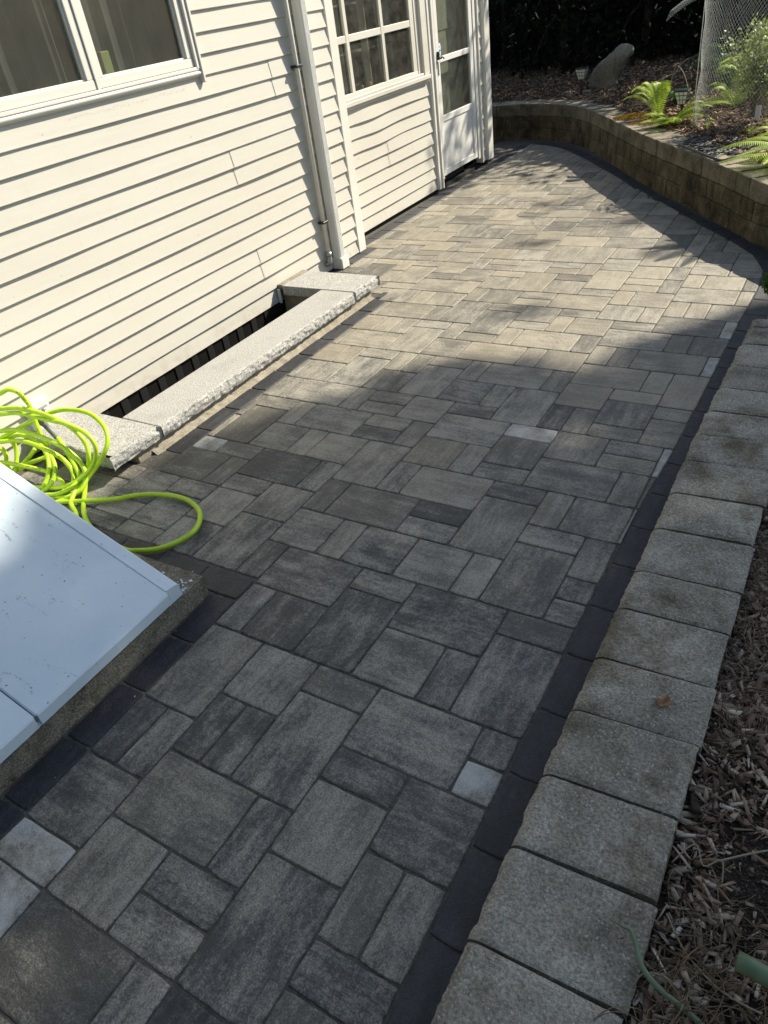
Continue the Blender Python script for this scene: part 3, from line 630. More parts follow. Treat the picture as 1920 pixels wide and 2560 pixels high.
for q in range(3): b.box((X-.0050,yc-.016,zc-.020-q*.008),(X-.0044,yc+.015-(q%2)*.008,zc-.0175-q*.008))
b.build('sticker_print',M_blue,st)
# end of the wall: siding strip, corner post
siding(7.73,7.86,.045,22,FX+.004).build('siding',M_sid,house)
b=MB(); b.box((-3.85,7.86,.04),(FX+.030,7.985,2.9),.004); b.build('corner_post',M_trim,house)
b=MB(); b.box((-3.9,7.40,-.02),(FX-.05,7.97,.10)); b.build('foundation',M_dark,house)
# foundation below the sidings
b=MB(); b.box((-3.9,-3,-.6),(HX-.055,4.93,-.004)); b.box((-3.9,4.93,-.3),(FX-.03,8.1,.03)); b.build('foundation',M_dark,house)
# downspout
b=MB(); X=HX
b.box((X+.002,4.553,.075),(X+.074,4.622,2.9),.007)
for i in range(5):
    y=4.562+i*.0112; b.box((X+.072,y,.075),(X+.0770,y+.0052,2.9),.0012)
dsp=b.build('downspout',M_ds,house)
b=MB(); b.box((X+.000,4.538,.0),(X+.092,4.637,.085),.006); b.build('downspout_shoe',M_trim,dsp)
# conduit and straps
b=MB(); b.tube([(X+.030,4.468,2.9),(X+.030,4.468,.14)],.0145,14); cnd=b.build('conduit',M_pipe,house,True)
b=MB(); b.tube(spline([(X+.030,4.468,.15),(X+.030,4.468,.10),(X+.026,4.466,.075),(X+.0,4.462,.065),(X-.02,4.46,.065)],5),[.021]*21,14); b.tube([(X+.03,4.468,.155),(X+.03,4.468,.125)],.024,14); b.build('conduit_elbow',M_metalg,cnd,True)
for z in (1.36,.37): 
    b=MB(); b.box((X-.004,4.444,z-.008),(X+.050,4.506,z+.008),.003); b.build('strap',M_black,cnd)
# vent block low on the wall
vt=MB(); vt.box((X-.01,1.765,.075),(X+.022,1.895,.265),.006); vt.box((X+.022,1.78,.09),(X+.030,1.88,.25),.004); 
for i in range(4): vt.box((X+.028,1.792,.115+i*.03),(X+.036,1.868,.121+i*.03))
vb=vt.build('mounting_block',M_trim,house)
b=MB(); b.tube([(X+.02,1.83,.19),(X+.075,1.83,.19)],.011,10); b.tube([(X+.055,1.83,.19),(X+.055,1.83,.225)],.007,8); b.tube([(X+.055,1.80,.228),(X+.055,1.86,.228)],.006,8); b.build('tap',M_metalg,vb)
# ================================================================ WINDOW WELL
ww=thing('window_well','low window well with pale granite coping slabs against the siding','window well',(-3.05,2.9,0))
def slab(pts,z0,z1,rough=(),seed=0):
    """polygon slab; edges listed in rough are split-faced"""
    rr=random.Random(seed);Q=[];n=len(pts)
    for i in range(n):
        a=pts[i];b=pts[(i+1)%n];l=math.hypot(b[0]-a[0],b[1]-a[1]);k=max(1,int(l/.010)) if i in rough else 1
        for j in range(k): t=j/k; Q.append((a[0]+(b[0]-a[0])*t,a[1]+(b[1]-a[1])*t,i in rough and j>0,i,(b[1]-a[1])/l,-(b[0]-a[0])/l))
    m=MB();L=7;vs=[];N_=len(Q)
    for q in range(L):
        t=q/(L-1);z=z0+(z1-z0)*t
        for (x,y,r_,i,nx,ny) in Q:
            d=-.0015 if q in(0,L-1) else 0
            if r_:
                nv=mnoise.noise(Vector((x*20,y*20,z*40+seed)))*.006+mnoise.noise(Vector((x*60,y*60,z*90+seed)))*.005
                nv2=mnoise.noise(Vector((x*15+9,y*15,seed)))
                d=-.006-.010*abs(t-.45)+nv- (.010*max(0,nv2) if q==L-1 else 0); 
            vs.append((x+nx*d,y+ny*d,z-(.0035+max(0,mnoise.noise(Vector((x*40,y*40,3))))*.006 if q==L-1 else 0)))
    for (x,y,r_,i,nx,ny) in Q:
        d=(-.022+mnoise.noise(Vector((x*30,y*30,seed)))*.010) if r_ else -.006
        vs.append((x+nx*d,y+ny*d,z1))
    L+=1
    fs=[tuple(range(N_))[::-1],tuple((L-1)*N_+i for i in range(N_))]
    for q in range(L-1):
        for i in range(N_): fs.append((q*N_+i,q*N_+(i+1)%N_,(q+1)*N_+(i+1)%N_,(q+1)*N_+i))
    m.add(vs,fs); return m
wx0,wx1=-3.335,-2.712
o=slab([(-3.36,1.71),(wx1,1.70),(wx1,2.022),(-3.36,2.022)],.056,.12,(0,1),3).build('granite_slab',M_gran,ww); o['label']='near slab under the lime hose, with faint brown stains'
o=slab([(-2.992,2.027),(wx1+.004,2.027),(wx1+.004,3.846),(-2.992,3.846)],.054,.118,(1,),5).build('granite_slab',M_gran,ww); o['label']='long slab with a chipped rock face towards the paving'
o=slab([(-3.325,3.85),(wx1,3.85),(wx1,4.158),(-3.325,4.158)],.056,.121,(1,),8).build('granite_slab',M_gran,ww); o['label']='far slab beside the downspout'
b=MB(); b.box((-2.93,1.86,-1.15),(-2.742,4.075,.052),.004); b.box((-3.36,3.88,-1.15),(-2.93,4.075,.052),.003); b.box((-3.36,1.88,-1.15),(-2.93,2.0,.052),.003); b.build('well_wall',M_mortar,ww)
b=MB(); n=60;vs=[]
for i in range(n+1):
    y=1.95+2.11*i/n; w_=.010+.012*random.random(); vs+= [(-2.741,y,.016+.012*random.random()),(-2.741+w_,y,.008),(-2.741+w_+.016+random.random()*.008,y,-.004)]
b.add(vs,[(i*3+q,(i+1)*3+q,(i+1)*3+q+1,i*3+q+1) for i in range(n) for q in(0,1)]); b.build('mortar_fillet',M_mortar,ww)
b=MB(); b.box((-3.40,2.0,-1.2),(-2.93,3.88,-1.1)); b.build('well_floor',M_dirt,ww)
b=MB(); b.box((-3.405,2.0,-1.15),(-3.388,3.88,-.001)); 
o=b.build('basement_window',mat('dark_glass',.08,(.012,.012,.012)),ww)
b=MB()
for i in range(13): 
    y=2.02+.15*i; b.box((-3.3875,y,-.9),(-3.381,y+.055,-.002),.001)
b.build('window_bars',mat('grey_black_trim',.5,(.012,.012,.013)),o)
b=MB(); b.box((-3.372,3.835,.0),(-3.345,3.849,.10),.004); b.build('flashing',M_trim,ww)
b=MB(); b.box((-3.372,3.85,.095),(-3.323,4.165,.126),.004); b.build('mortar_joint',M_mortar,ww)
# ================================================================ BULKHEAD
bh=thing('bulkhead','pale blue grey sloping steel cellar bulkhead doors on a pebbly concrete curb','cellar bulkhead',(-2.5,.3,0))
def rough_block(poly,z0,z1,res=.012,amp=.003,top_amp=.0015,rnd=.008,edges=None,seed=0):
    return None
def bumpy_box(x0,y0,z0,x1,y1,z1,res,amp,rnd,seed=0,faces='xXyYZ'):
    """box whose faces are subdivided and roughened; edges eased by rnd"""
    m=MB()
    def place(x,y,z):
        cx=min(max(x,x0+rnd),x1-rnd);cy=min(max(y,y0+rnd),y1-rnd);cz=min(z,z1-rnd)
        d=Vector((x-cx,y-cy,z-cz)); 
        if d.length>1e-9:
            d.normalize(); p=Vector((cx,cy,cz))+d*rnd
        else: p=Vector((x,y,z))
        nn=d if d.length>0 else Vector((0,0,1))
        a=mnoise.noise(p*45+Vector((seed,0,0)))*amp+mnoise.noise(p*120+Vector((0,seed,0)))*amp*.6
        return p+nn*a
    def grid(fn,nu,nv,flip):
        vs=[place(*fn(i/nu,j/nv)) for i in range(nu+1) for j in range(nv+1)]
        fs=[((i*(nv+1)+j),((i+1)*(nv+1)+j),((i+1)*(nv+1)+j+1),(i*(nv+1)+j+1)) for i in range(nu) for j in range(nv)]
        if flip: fs=[f_[::-1] for f_ in fs]
        m.add(vs,fs)
    nx=max(2,int((x1-x0)/res));ny=max(2,int((y1-y0)/res));nz=max(3,int((z1-z0)/res))
    L=lambda a,b,t:a+(b-a)*t
    grid(lambda u,v:(L(x0,x1,u),L(y0,y1,v),z1),nx,ny,False)
    if 'x' in faces: grid(lambda u,v:(x0,L(y0,y1,u),L(z0,z1,v)),ny,nz,True)
    if 'X' in faces: grid(lambda u,v:(x1,L(y0,y1,u),L(z0,z1,v)),ny,nz,False)
    if 'y' in faces: grid(lambda u,v:(L(x0,x1,u),y0,L(z0,z1,v)),nx,nz,False)
    if 'Y' in faces: grid(lambda u,v:(L(x0,x1,u),y1,L(z0,z1,v)),nx,nz,True)
    return m
bumpy_box(-1.93,-1.2,-.05,-1.757,1.272,.083,.014,.0032,.009,4,'Xy').build('curb',M_curb,bh,True)
bumpy_box(-3.36,1.12,-.05,-1.925,1.271,.0815,.02,.0032,.008,9,'Y').build('curb',M_curb,bh,True)
SL=.46/1.0
def onlid(x,y,h): # height above sloping plane
    return (x,y,.142+(-1.752-x)*.438+h)
def leaf(y0,y1,nm='door_leaf'):
    b=MB(); xa,xb=-1.752,-3.30; th=.006
    ny,nx=24,30;vs=[]
    for i in range(nx+1):
        for j in range(ny+1):
            x=xa+(xb-xa)*i/nx;y=y0+(y1-y0)*j/ny; e=min(i,nx-i,j,ny-j)
            vs.append(onlid(x,y,.0015*math.sin(x*5+y*3)+.0012*mnoise.noise(Vector((x*4,y*4,2)))-(0.0012 if e==0 else 0)))
    fs=[(i*(ny+1)+j,i*(ny+1)+j+1,(i+1)*(ny+1)+j+1,(i+1)*(ny+1)+j) for i in range(nx) for j in range(ny)]
    base=b.add(vs,fs)
    # turned-down lips
    def lip(idx,dx,dy,dz):
        k0=len(b.v); P_=[b.v[base+i] for i in idx]
        vv=[(p[0]+dx*.25,p[1]+dy*.25,p[2]-.002) for p in P_]+[(p[0]+dx,p[1]+dy,p[2]-.006) for p in P_]+[(p[0]+dx,p[1]+dy,p[2]+dz) for p in P_]+[(p[0]-dx*2,p[1]-dy*2,p[2]+dz) for p in P_]
        n_=len(P_); b.add(P_+vv,[(r*n_+i,r*n_+i+1,(r+1)*n_+i+1,(r+1)*n_+i) for r in range(4) for i in range(n_-1)])
    lip([j for j in range(ny+1)],.004,0,-.045); lip([i*(ny+1)+ny for i in range(nx+1)],0,.004,-.030); lip([i*(ny+1) for i in range(nx+1)],0,-.004,-.030)
    o=b.build(nm,M_lid,bh,False); return o
l1=leaf(.548,1.100); l2=leaf(-.55,.536)
b=MB() # side flange of the frame, a bright fold along the far edge
n=20;vs=[]
for i in range(n+1):
    x=-1.760+(-3.32+1.760)*i/n
    for (y,h) in ((1.1015,-.004),(1.105,.0012),(1.110,.0004),(1.152,-.0080),(1.160,-.013),(1.160,-.075)): vs.append(onlid(x,y,h))
b.add(vs,[(i*6+j,i*6+j+1,(i+1)*6+j+1,(i+1)*6+j) for i in range(n) for j in range(5)]); b.add([onlid(-1.7595,1.098,.0),onlid(-1.7595,1.110,.0),onlid(-1.7595,1.152,-.008),onlid(-1.7595,1.160,-.013),(-1.7595,1.160,.084),(-1.7595,1.098,.084)],[(0,1,2,3,4,5)]); b.build('frame_flange',M_lid,bh)
for yy in (1.158,-.55):
    b=MB(); b.add([(-1.80,yy,.082),(-3.32,yy,.082),(-3.32,yy,.74),(-1.80,yy,.088)],[(0,1,2,3) if yy>0 else (3,2,1,0)]); b.build('side_panel',M_lid,bh)
b=MB(); b.box((-1.80,-.55,.080),(-1.762,1.155,.10),.003); b.build('frame_sill',M_lid,bh)
# flaked white paint on the curb
rr=random.Random(5); M_flk=mat('flaked_white_paint',.7,(.62,.66,.68))
for cx,cy,n_,sp in ((-1.80,1.185,26,.032),(-1.785,1.16,16,.025),(-1.80,.93,4,.02),(-1.762,.44,12,.02),(-1.90,1.20,8,.02)):
    fk=MB()
    for i in range(n_):
        x=cx+rr.gauss(0,sp*.6);y=cy+rr.gauss(0,sp*.8);s_=rr.uniform(.002,.008);a=rr.random()*6.28;k=rr.randint(3,5)
        if x>-1.766: x=-1.766-abs(rr.gauss(0,.006))
        pts=[(x+s_*rr.uniform(.6,1.6)*math.cos(a+6.28*q/k),y+s_*rr.uniform(.5,1)*math.sin(a+6.28*q/k),.0872) for q in range(k)]
        fk.add(pts,[tuple(range(k))])
    fk.build('flaked_paint',M_flk,bh)
# ================================================================ HOSE
H_=[[(-3.358,1.540,0.180),(-3.315,1.566,0.200),(-3.246,1.608,0.230),(-3.155,1.638,0.270),(-3.098,1.706,0.290),(-3.044,1.748,0.300),(-2.989,1.775,0.300),(-2.921,1.795,0.290),(-2.865,1.802,0.270),(-2.797,1.786,0.240),(-2.748,1.753,0.210),(-2.734,1.714,0.170),(-2.755,1.668,0.120),(-2.786,1.606,0.070),(-2.799,1.555,0.040),(-2.805,1.499,0.030),(-2.858,1.470,0.025),(-2.938,1.477,0.020)],
[(-3.291,1.582,0.350),(-3.261,1.605,0.350),(-3.197,1.634,0.350),(-3.112,1.646,0.350),(-3.051,1.666,0.330),(-2.976,1.674,0.310),(-2.911,1.685,0.280),(-2.843,1.677,0.250),(-2.812,1.674,0.200),(-2.796,1.653,0.150),(-2.810,1.633,0.100),(-2.816,1.584,0.070),(-2.826,1.518,0.050),(-2.870,1.472,0.040),(-2.936,1.457,0.030)],
[(-3.292,1.572,0.330),(-3.255,1.590,0.330),(-3.180,1.627,0.330),(-3.100,1.655,0.310),(-3.000,1.665,0.300),(-2.908,1.669,0.300),(-2.847,1.679,0.280),(-2.765,1.668,0.270),(-2.727,1.663,0.230),(-2.727,1.651,0.180),(-2.751,1.629,0.130),(-2.785,1.599,0.090),(-2.831,1.559,0.060),(-2.891,1.527,0.040),(-2.982,1.502,0.030),(-3.083,1.489,0.020)],
[(-3.325,1.554,0.250),(-3.253,1.553,0.260),(-3.193,1.585,0.260),(-3.091,1.603,0.250),(-2.996,1.612,0.230),(-2.906,1.618,0.200),(-2.864,1.630,0.150),(-2.813,1.616,0.110),(-2.789,1.593,0.070),(-2.783,1.549,0.040),(-2.806,1.506,0.025),(-2.844,1.449,0.020)],
[(-3.327,1.529,0.200),(-3.283,1.544,0.200),(-3.223,1.576,0.200),(-3.146,1.589,0.200),(-3.055,1.592,0.190),(-2.962,1.594,0.170),(-2.941,1.612,0.130),(-2.899,1.606,0.090),(-2.867,1.581,0.060),(-2.852,1.536,0.040),(-2.856,1.486,0.030),(-2.900,1.463,0.020)],
[(-3.316,1.587,0.180),(-3.250,1.620,0.200),(-3.153,1.625,0.200),(-3.086,1.622,0.170),(-3.031,1.594,0.130),(-2.994,1.557,0.100),(-2.986,1.515,0.060),(-2.984,1.477,0.040)],
[(-3.089,1.629,0.150),(-3.025,1.608,0.130),(-2.986,1.584,0.100),(-2.963,1.549,0.070),(-2.959,1.507,0.045),(-2.985,1.466,0.025)],
[(-3.344,1.494,0.110),(-3.289,1.501,0.110),(-3.199,1.513,0.110),(-3.106,1.531,0.100),(-3.039,1.555,0.080),(-2.965,1.558,0.060),(-2.907,1.543,0.045),(-2.876,1.519,0.030),(-2.883,1.480,0.020)],
[(-3.214,1.575,0.440),(-3.173,1.594,0.450),(-3.145,1.623,0.460),(-3.117,1.644,0.440),(-3.111,1.656,0.400),(-3.104,1.661,0.360),(-3.122,1.667,0.300),(-3.110,1.656,0.250),(-3.089,1.646,0.200),(-3.071,1.644,0.160)],
[(-3.079,1.708,0.170),(-3.012,1.680,0.150),(-2.946,1.652,0.120),(-2.872,1.616,0.090),(-2.840,1.591,0.060),(-2.806,1.529,0.040),(-2.776,1.473,0.025),(-2.744,1.448,0.020),(-2.700,1.428,0.015),(-2.654,1.397,0.012),(-2.601,1.366,0.012)],
[(-2.877,1.649,0.030),(-2.783,1.556,0.020),(-2.708,1.481,0.014),(-2.635,1.425,0.012),(-2.555,1.383,0.012),(-2.480,1.352,0.012)],
[(-3.257,1.578,0.200),(-3.271,1.594,0.150),(-3.266,1.576,0.100),(-3.254,1.534,0.050),(-3.269,1.523,0.030)],
[(-3.159,1.623,0.140),(-3.196,1.599,0.100),(-3.249,1.583,0.060),(-3.282,1.556,0.030)],
[(-3.332,1.522,0.150),(-3.320,1.552,0.150),(-3.316,1.555,0.110),(-3.321,1.542,0.070),(-3.299,1.534,0.040)],
[(-3.034,1.634,0.120),(-3.104,1.624,0.100),(-3.145,1.595,0.090),(-3.206,1.575,0.070),(-3.248,1.552,0.040)],
[(-2.950,1.395,0.022),(-2.742,1.489,0.022),(-2.595,1.567,0.017),(-2.511,1.630,0.017),(-2.417,1.670,0.017),(-2.299,1.689,0.017),(-2.195,1.668,0.017),(-2.121,1.624,0.017),(-2.073,1.557,0.017),(-2.062,1.495,0.017),(-2.089,1.420,0.017),(-2.135,1.367,0.017),(-2.201,1.333,0.017),(-2.259,1.318,0.017),(-2.450,1.330,0.017),(-2.700,1.290,0.017),(-2.950,1.360,0.022)]]
hm=MB()
for s_ in H_: hm.tube(spline(s_,7),.0108,10)
hz=hm.build('garden_hose',M_hose,None,True); tag(hz,'bright lime green rubber hose heaped in loose coils with one loop out on the paving','garden hose')
cp=[(-3.127,1.697,0.250),(-3.128,1.710,0.220),(-3.106,1.711,0.190),(-3.076,1.705,0.170)]
b=MB(); pts=spline(cp,5); b.tube(pts,[.0135+.003*(1-i/(len(pts)-1)) for i in range(len(pts))],12); b.tube([cp[0],tuple(Vector(cp[0])+(Vector(cp[0])-Vector(cp[1])).normalized()*.03)],.0165,12)
b.build('hose_coupling',mat('grey_rubber_coupling',.5,(.17,.18,.18)),hz,True)
# lettering along the hose (small repeated word printed in black)
def lettering(path,t0,size,word):
    cu_=bpy.data.curves.new('t','FONT'); cu_.body=word; cu_.size=size; cu_.extrude=.0002; cu_.align_x='CENTER'; cu_.align_y='CENTER'; cu_.resolution_u=2
    tmp=bpy.data.objects.new('t',cu_); C.objects.link(tmp); dg=bpy.context.evaluated_depsgraph_get(); me=bpy.data.meshes.new_from_object(tmp.evaluated_get(dg)); bpy.data.objects.remove(tmp)
    pts=spline(path,7); i=int(t0*(len(pts)-2)); p=pts[i]; 
    d=[0]
    for a in range(1,len(pts)): d.append(d[-1]+(pts[a]-pts[a-1]).length)
    s0=d[i]
    camp=Vector((0,0,1.73))
    for v in me.vertices:
        s_=min(max(s0-v.co.x,0),d[-1]-1e-4)
        a=max(k for k in range(len(d)) if d[k]<=s_); a=min(a,len(pts)-2)
        q=pts[a]+(pts[a+1]-pts[a])*((s_-d[a])/(d[a+1]-d[a])); t_=(pts[a+1]-pts[a]).normalized(); n_=(camp-q); n_=(n_-t_*n_.dot(t_)).normalized(); bb=n_.cross(t_)
        ang=v.co.y/.0108; v.co=q+(n_*math.cos(ang)-bb*math.sin(ang))*(.0109+v.co.z)
    me.materials.append(M_black); o=bpy.data.objects.new('lettering',me); C.objects.link(o); o.parent=hz; o.matrix_parent_inverse=Matrix.Identity(4)
for a,t in ((6,.55),(7,.42),(4,.45),(8,.42)): lettering(H_[a],t,.016,'FLEXZILLA')
# ================================================================ NEAR GARDEN WALL
nw=thing('garden_wall','low one course wall of speckled grey cap blocks along the right side of the paving','garden wall',(-.2,1.8,0),)
def cap_block(y0,y1,xf,xb,z1,seed,skew=0.0,last=False):
    rr=random.Random(seed); m=MB(); nx,ny,nz=26,18,9; r_=.010
    def place(u,v,w,face):
        # u: 0 front..1 back, v along, w up
        x=xf+(xb-xf)*u; y=y0+(y1-y0)*v+skew*u; z=-.08+(z1+.08)*w
        # ease edges
        dx0,dx1,dy0,dy1,dz=(u*(xb-xf)),((1-u)*(xb-xf)),(v*(y1-y0)),((1-v)*(y1-y0)),(1-w)*(z1+.08)
        def e(d): return max(0,1-d/r_)**2
        z-=(e(dx1)+e(dy0)*.8+e(dy1)*.8)*r_*.55
        if face!='top': 
            x-=e(dz)*r_*.4 if face=='back' else 0
        y+= (e(dz)*r_*.35 if face=='y0' else 0) - (e(dz)*r_*.35 if face=='y1' else 0)
        p=Vector((x,y,z))
        n1=mnoise.noise(p*11+Vector((seed,0,0)));n2=mnoise.noise(p*38+Vector((0,seed,0)));n3=mnoise.noise(p*95)
        # split front face
        fr_=max(0,1-dx0/.035)
        x+=fr_*(.006+.0025*n1+.0035*n2+.004*n3)
        z-=fr_**2*(.014+.009*abs(n2)+.004*n1) if w>.6 else 0
        z+=(.0012*n2+.0011*n3) if face=='top' else 0
        if face in('y0','y1'): y+=.0022*n2
        if u>.97: x+=.003*n2
        return (x,y,z)
    def grid(fn,nu,nv,flip=False):
        vs=[fn(i/nu,j/nv) for i in range(nu+1) for j in range(nv+1)]
        fs=[((i*(nv+1)+j),((i+1)*(nv+1)+j),((i+1)*(nv+1)+j+1),(i*(nv+1)+j+1)) for i in range(nu) for j in range(nv)]
        m.add(vs,[f_[::-1] for f_ in fs] if flip else fs)
    g_=.0018; 
    grid(lambda a,b_:place(a,b_,1,'top'),nx,ny); grid(lambda a,b_:place(0,a,b_,'front'),ny,nz,True)
    grid(lambda a,b_:place(1,a,b_,'back'),ny,nz); grid(lambda a,b_:place(a,0,b_,'y0'),nx,nz); grid(lambda a,b_:place(a,1,b_,'y1'),nx,nz,True)
    return m.build('cap_block',M_cap,nw,True)
fj=[-.62,-.42,-.215,-.01,.19,.392,.568,.79,.990,1.203,1.401,1.612,1.80,1.985,2.18,2.375,2.470,2.668,2.876,3.088,3.325,3.545,3.70,3.845]
fj=[-.62,-.42,-.215,-.01,.19,.392,.568,.79,.990,1.203,1.401,1.612]
fj+=[1.795,2.028,2.246,2.468,2.670,2.868,3.080,3.305,3.545,3.745,3.850]
def xfront(y): return -.378+.008*max(0,min(1,(y-.6)/1.5))+.034*max(0,min(1,(y-2.6)/1.2))
for i in range(len(fj)-1):
    y0,y1=fj[i],fj[i+1]; cap_block(y0+.0032,y1-.0032,xfront(y0)+.004,-.052+.004*math.sin(i*2.3)+(.03 if y0>2.6 else 0),.150+.0015*math.sin(i*1.9),i+3,.012+.006*math.sin(i))
for o in nw.children: 
    pass
# end blocks where the wall turns away to the right
b=bumpy_box(-.270,3.90,-.05,.05,4.16,.147,.02,.004,.010,31); b.build('cap_block',M_cap,nw,True)
# ================================================================ FAR RETAINING WALL
fw=thing('retaining_wall','curved three course retaining wall of mossy brown concrete blocks round the far end of the paving','retaining wall',(-2,7.4,0))
BASE=[(.9,4.0),(.35,4.55),(-.05,4.98),(-.30,5.24),(-.45,5.404),(-.568,5.50),(-.837,5.892),(-1.159,6.327),(-1.539,6.84),(-1.877,7.322),(-2.236,7.88),(-2.56,8.36),(-2.80,8.66),(-3.05,8.87),(-3.33,9.00),(-3.7,9.07),(-4.2,9.0),(-5.0,8.8)]
PW=[Vector((x,y,0)) for x,y in BASE]; PW=spline(PW,10)
DW=[0]
for a in range(1,len(PW)): DW.append(DW[-1]+(PW[a]-PW[a-1]).length)
def wat(s_):
    s_=min(max(s_,0),DW[-1]-1e-5); lo=0
    import bisect
    a=min(bisect.bisect_right(DW,s_)-1,len(PW)-2); t=(s_-DW[a])/(DW[a+1]-DW[a]); return PW[a].lerp(PW[a+1],t)
def wn(s_):
    d_=(wat(s_+.06)-wat(s_-.06)).normalized(); return Vector((d_.y,-d_.x,0))   # pointing to the garden side
hc=.1270
for c in range(3):
    m=MB(); s_=.0; rr=random.Random(40+c); s_+= [.07,.0,.13][c]; seq=0
    z0=c*hc-(.05 if c==0 else 0); z1=(c+1)*hc-.0045
    while s_<DW[-1]-.1:
        l=rr.choice([.20,.225,.30,.30,.15]) if c==2 else rr.choice([.26,.30,.40,.20,.30]); e=min(s_+l,DW[-1]); 
        n=max(3,int(l/.022)); nz=7; dpt=.30 if c==2 else .10; sb=-.004*c+rr.uniform(-.002,.002)*1.5
        g2=.0032
        def pt(s1,dep_,z):
            return wat(s1)+wn(s1)*dep_+Vector((0,0,z))
        vs=[];
        prof=[(z0+(z1-z0)*t_,0) for t_ in (0,.18,.36,.55,.74,.88,.96)]+[(z1-.0015,.004),(z1,.012)]+([(z1,.012+(dpt-.012)*t_) for t_ in (.12,.25,.4,.55,.7,.85,1.0)] if c==2 else [(z1,dpt)])
        np_=len(prof)
        for i in range(n+1):
            t_=i/n; ss=s_+g2+(e-s_-2*g2)*t_; ed=min(t_,1-t_)*(e-s_)
            round_=max(0,1-ed/.010)**2*.007
            for (z,dd) in prof:
                p=pt(ss,dd+sb*(-1)+(round_ if dd<.02 else 0),z)
                nz_=mnoise.noise(p*13)*.006+mnoise.noise(p*42)*.0035+mnoise.noise(p*100)*.0015
                if dd<.02: p+=wn(ss)*nz_
                else: p.z+=nz_*.25-max(0,1-ed/.008)**2*.004
                vs.append(p)
        fs=[(i*np_+q,(i+1)*np_+q,(i+1)*np_+q+1,i*np_+q+1) for i in range(n) for q in range(np_-1)]
        fs=[f_ for f_ in fs]
        b0=m.add(vs,fs)
        # end faces
        for i,fl in ((0,0),(n,1)):
            back=[pt(s_+g2 if i==0 else e-g2,.06 if c<2 else dpt,z) for z,_ in prof]
            k=m.add([vs[i*np_+q] for q in range(np_)]+back,[]); 
            for q in range(np_-1): m.f.append((k+q,k+q+1,k+np_+q+1,k+np_+q))
        s_=e; seq+=1
    o=m.build('block_course',[M_wallb,M_captop],fw,True)
    if c==2: o.data.materials[0]=M_walltop
    for p_ in o.data.polygons:
        if abs(p_.normal.z)>.8 and c==2: p_.material_index=1
m=MB(); n=160
vs=[]
for i in range(n+1):
    s_=DW[-1]*i/n; p=wat(s_)+wn(s_)*.028; q=wat(s_)+wn(s_)*.25; vs+=[(p.x,p.y,-.05),(p.x,p.y,3*hc-.012),(q.x,q.y,3*hc-.012),(q.x,q.y,-.05)]
m.add(vs,[(i*4+j,(i+1)*4+j,(i+1)*4+j+1,i*4+j+1) for i in range(n) for j in range(3)]); m.build('wall_core',M_dark,fw)
# ================================================================ BEDS
def heightbed(name,poly_fn,x0,x1,y0,y1,res,zf,m):
    nx=int((x1-x0)/res);ny=int((y1-y0)/res);V=[];F=[];ok={}
    for i in range(nx+1):
        for j in range(ny+1): x=x0+(x1-x0)*i/nx;y=y0+(y1-y0)*j/ny; V.append((x,y,zf(x,y)))
    for i in range(nx):
        for j in range(ny):
            x=x0+(x1-x0)*(i+.5)/nx;y=y0+(y1-y0)*(j+.5)/ny
            if poly_fn(x,y): F.append((i*(ny+1)+j,(i+1)*(ny+1)+j,(i+1)*(ny+1)+j+1,i*(ny+1)+j+1))
    o=fastmesh(name,V,F,m,None,None,True); return tag(o,kind='structure')
def nbz(x,y): 
    return .118+.018*mnoise.noise(Vector((x*3,y*3,0)))+.012*mnoise.noise(Vector((x*9,y*9,5)))-.035*max(0,1-max(0,x+.05)/.08)*(0.6)
heightbed('near_bed_soil',lambda x,y:True,-.09,3.2,-1.0,4.05,.03,nbz,M_dirt)
import bisect
def wallside(x,y):
    best=1e9;bs=0
    for a in range(0,len(PW),2):
        dd=(PW[a].x-x)**2+(PW[a].y-y)**2
        if dd<best: best=dd;bs=a
    nrm=wn(DW[bs]); return (x-PW[bs].x)*nrm.x+(y-PW[bs].y)*nrm.y
def fbz(x,y):
    d_=wallside(x,y); h=.375+.05*max(0,min(1,(d_-.28)/.8))+.10*max(0,(d_-1.2))*.35
    return min(h,.75)+.02*mnoise.noise(Vector((x*2.5,y*2.5,1)))+.010*mnoise.noise(Vector((x*8,y*8,4)))-.03*max(0,1-abs(d_-.27)/.05)*0
heightbed('garden_bed_soil',lambda x,y:wallside(x,y)>.22,-6.2,4.2,4.2,13.0,.06,fbz,M_litter)
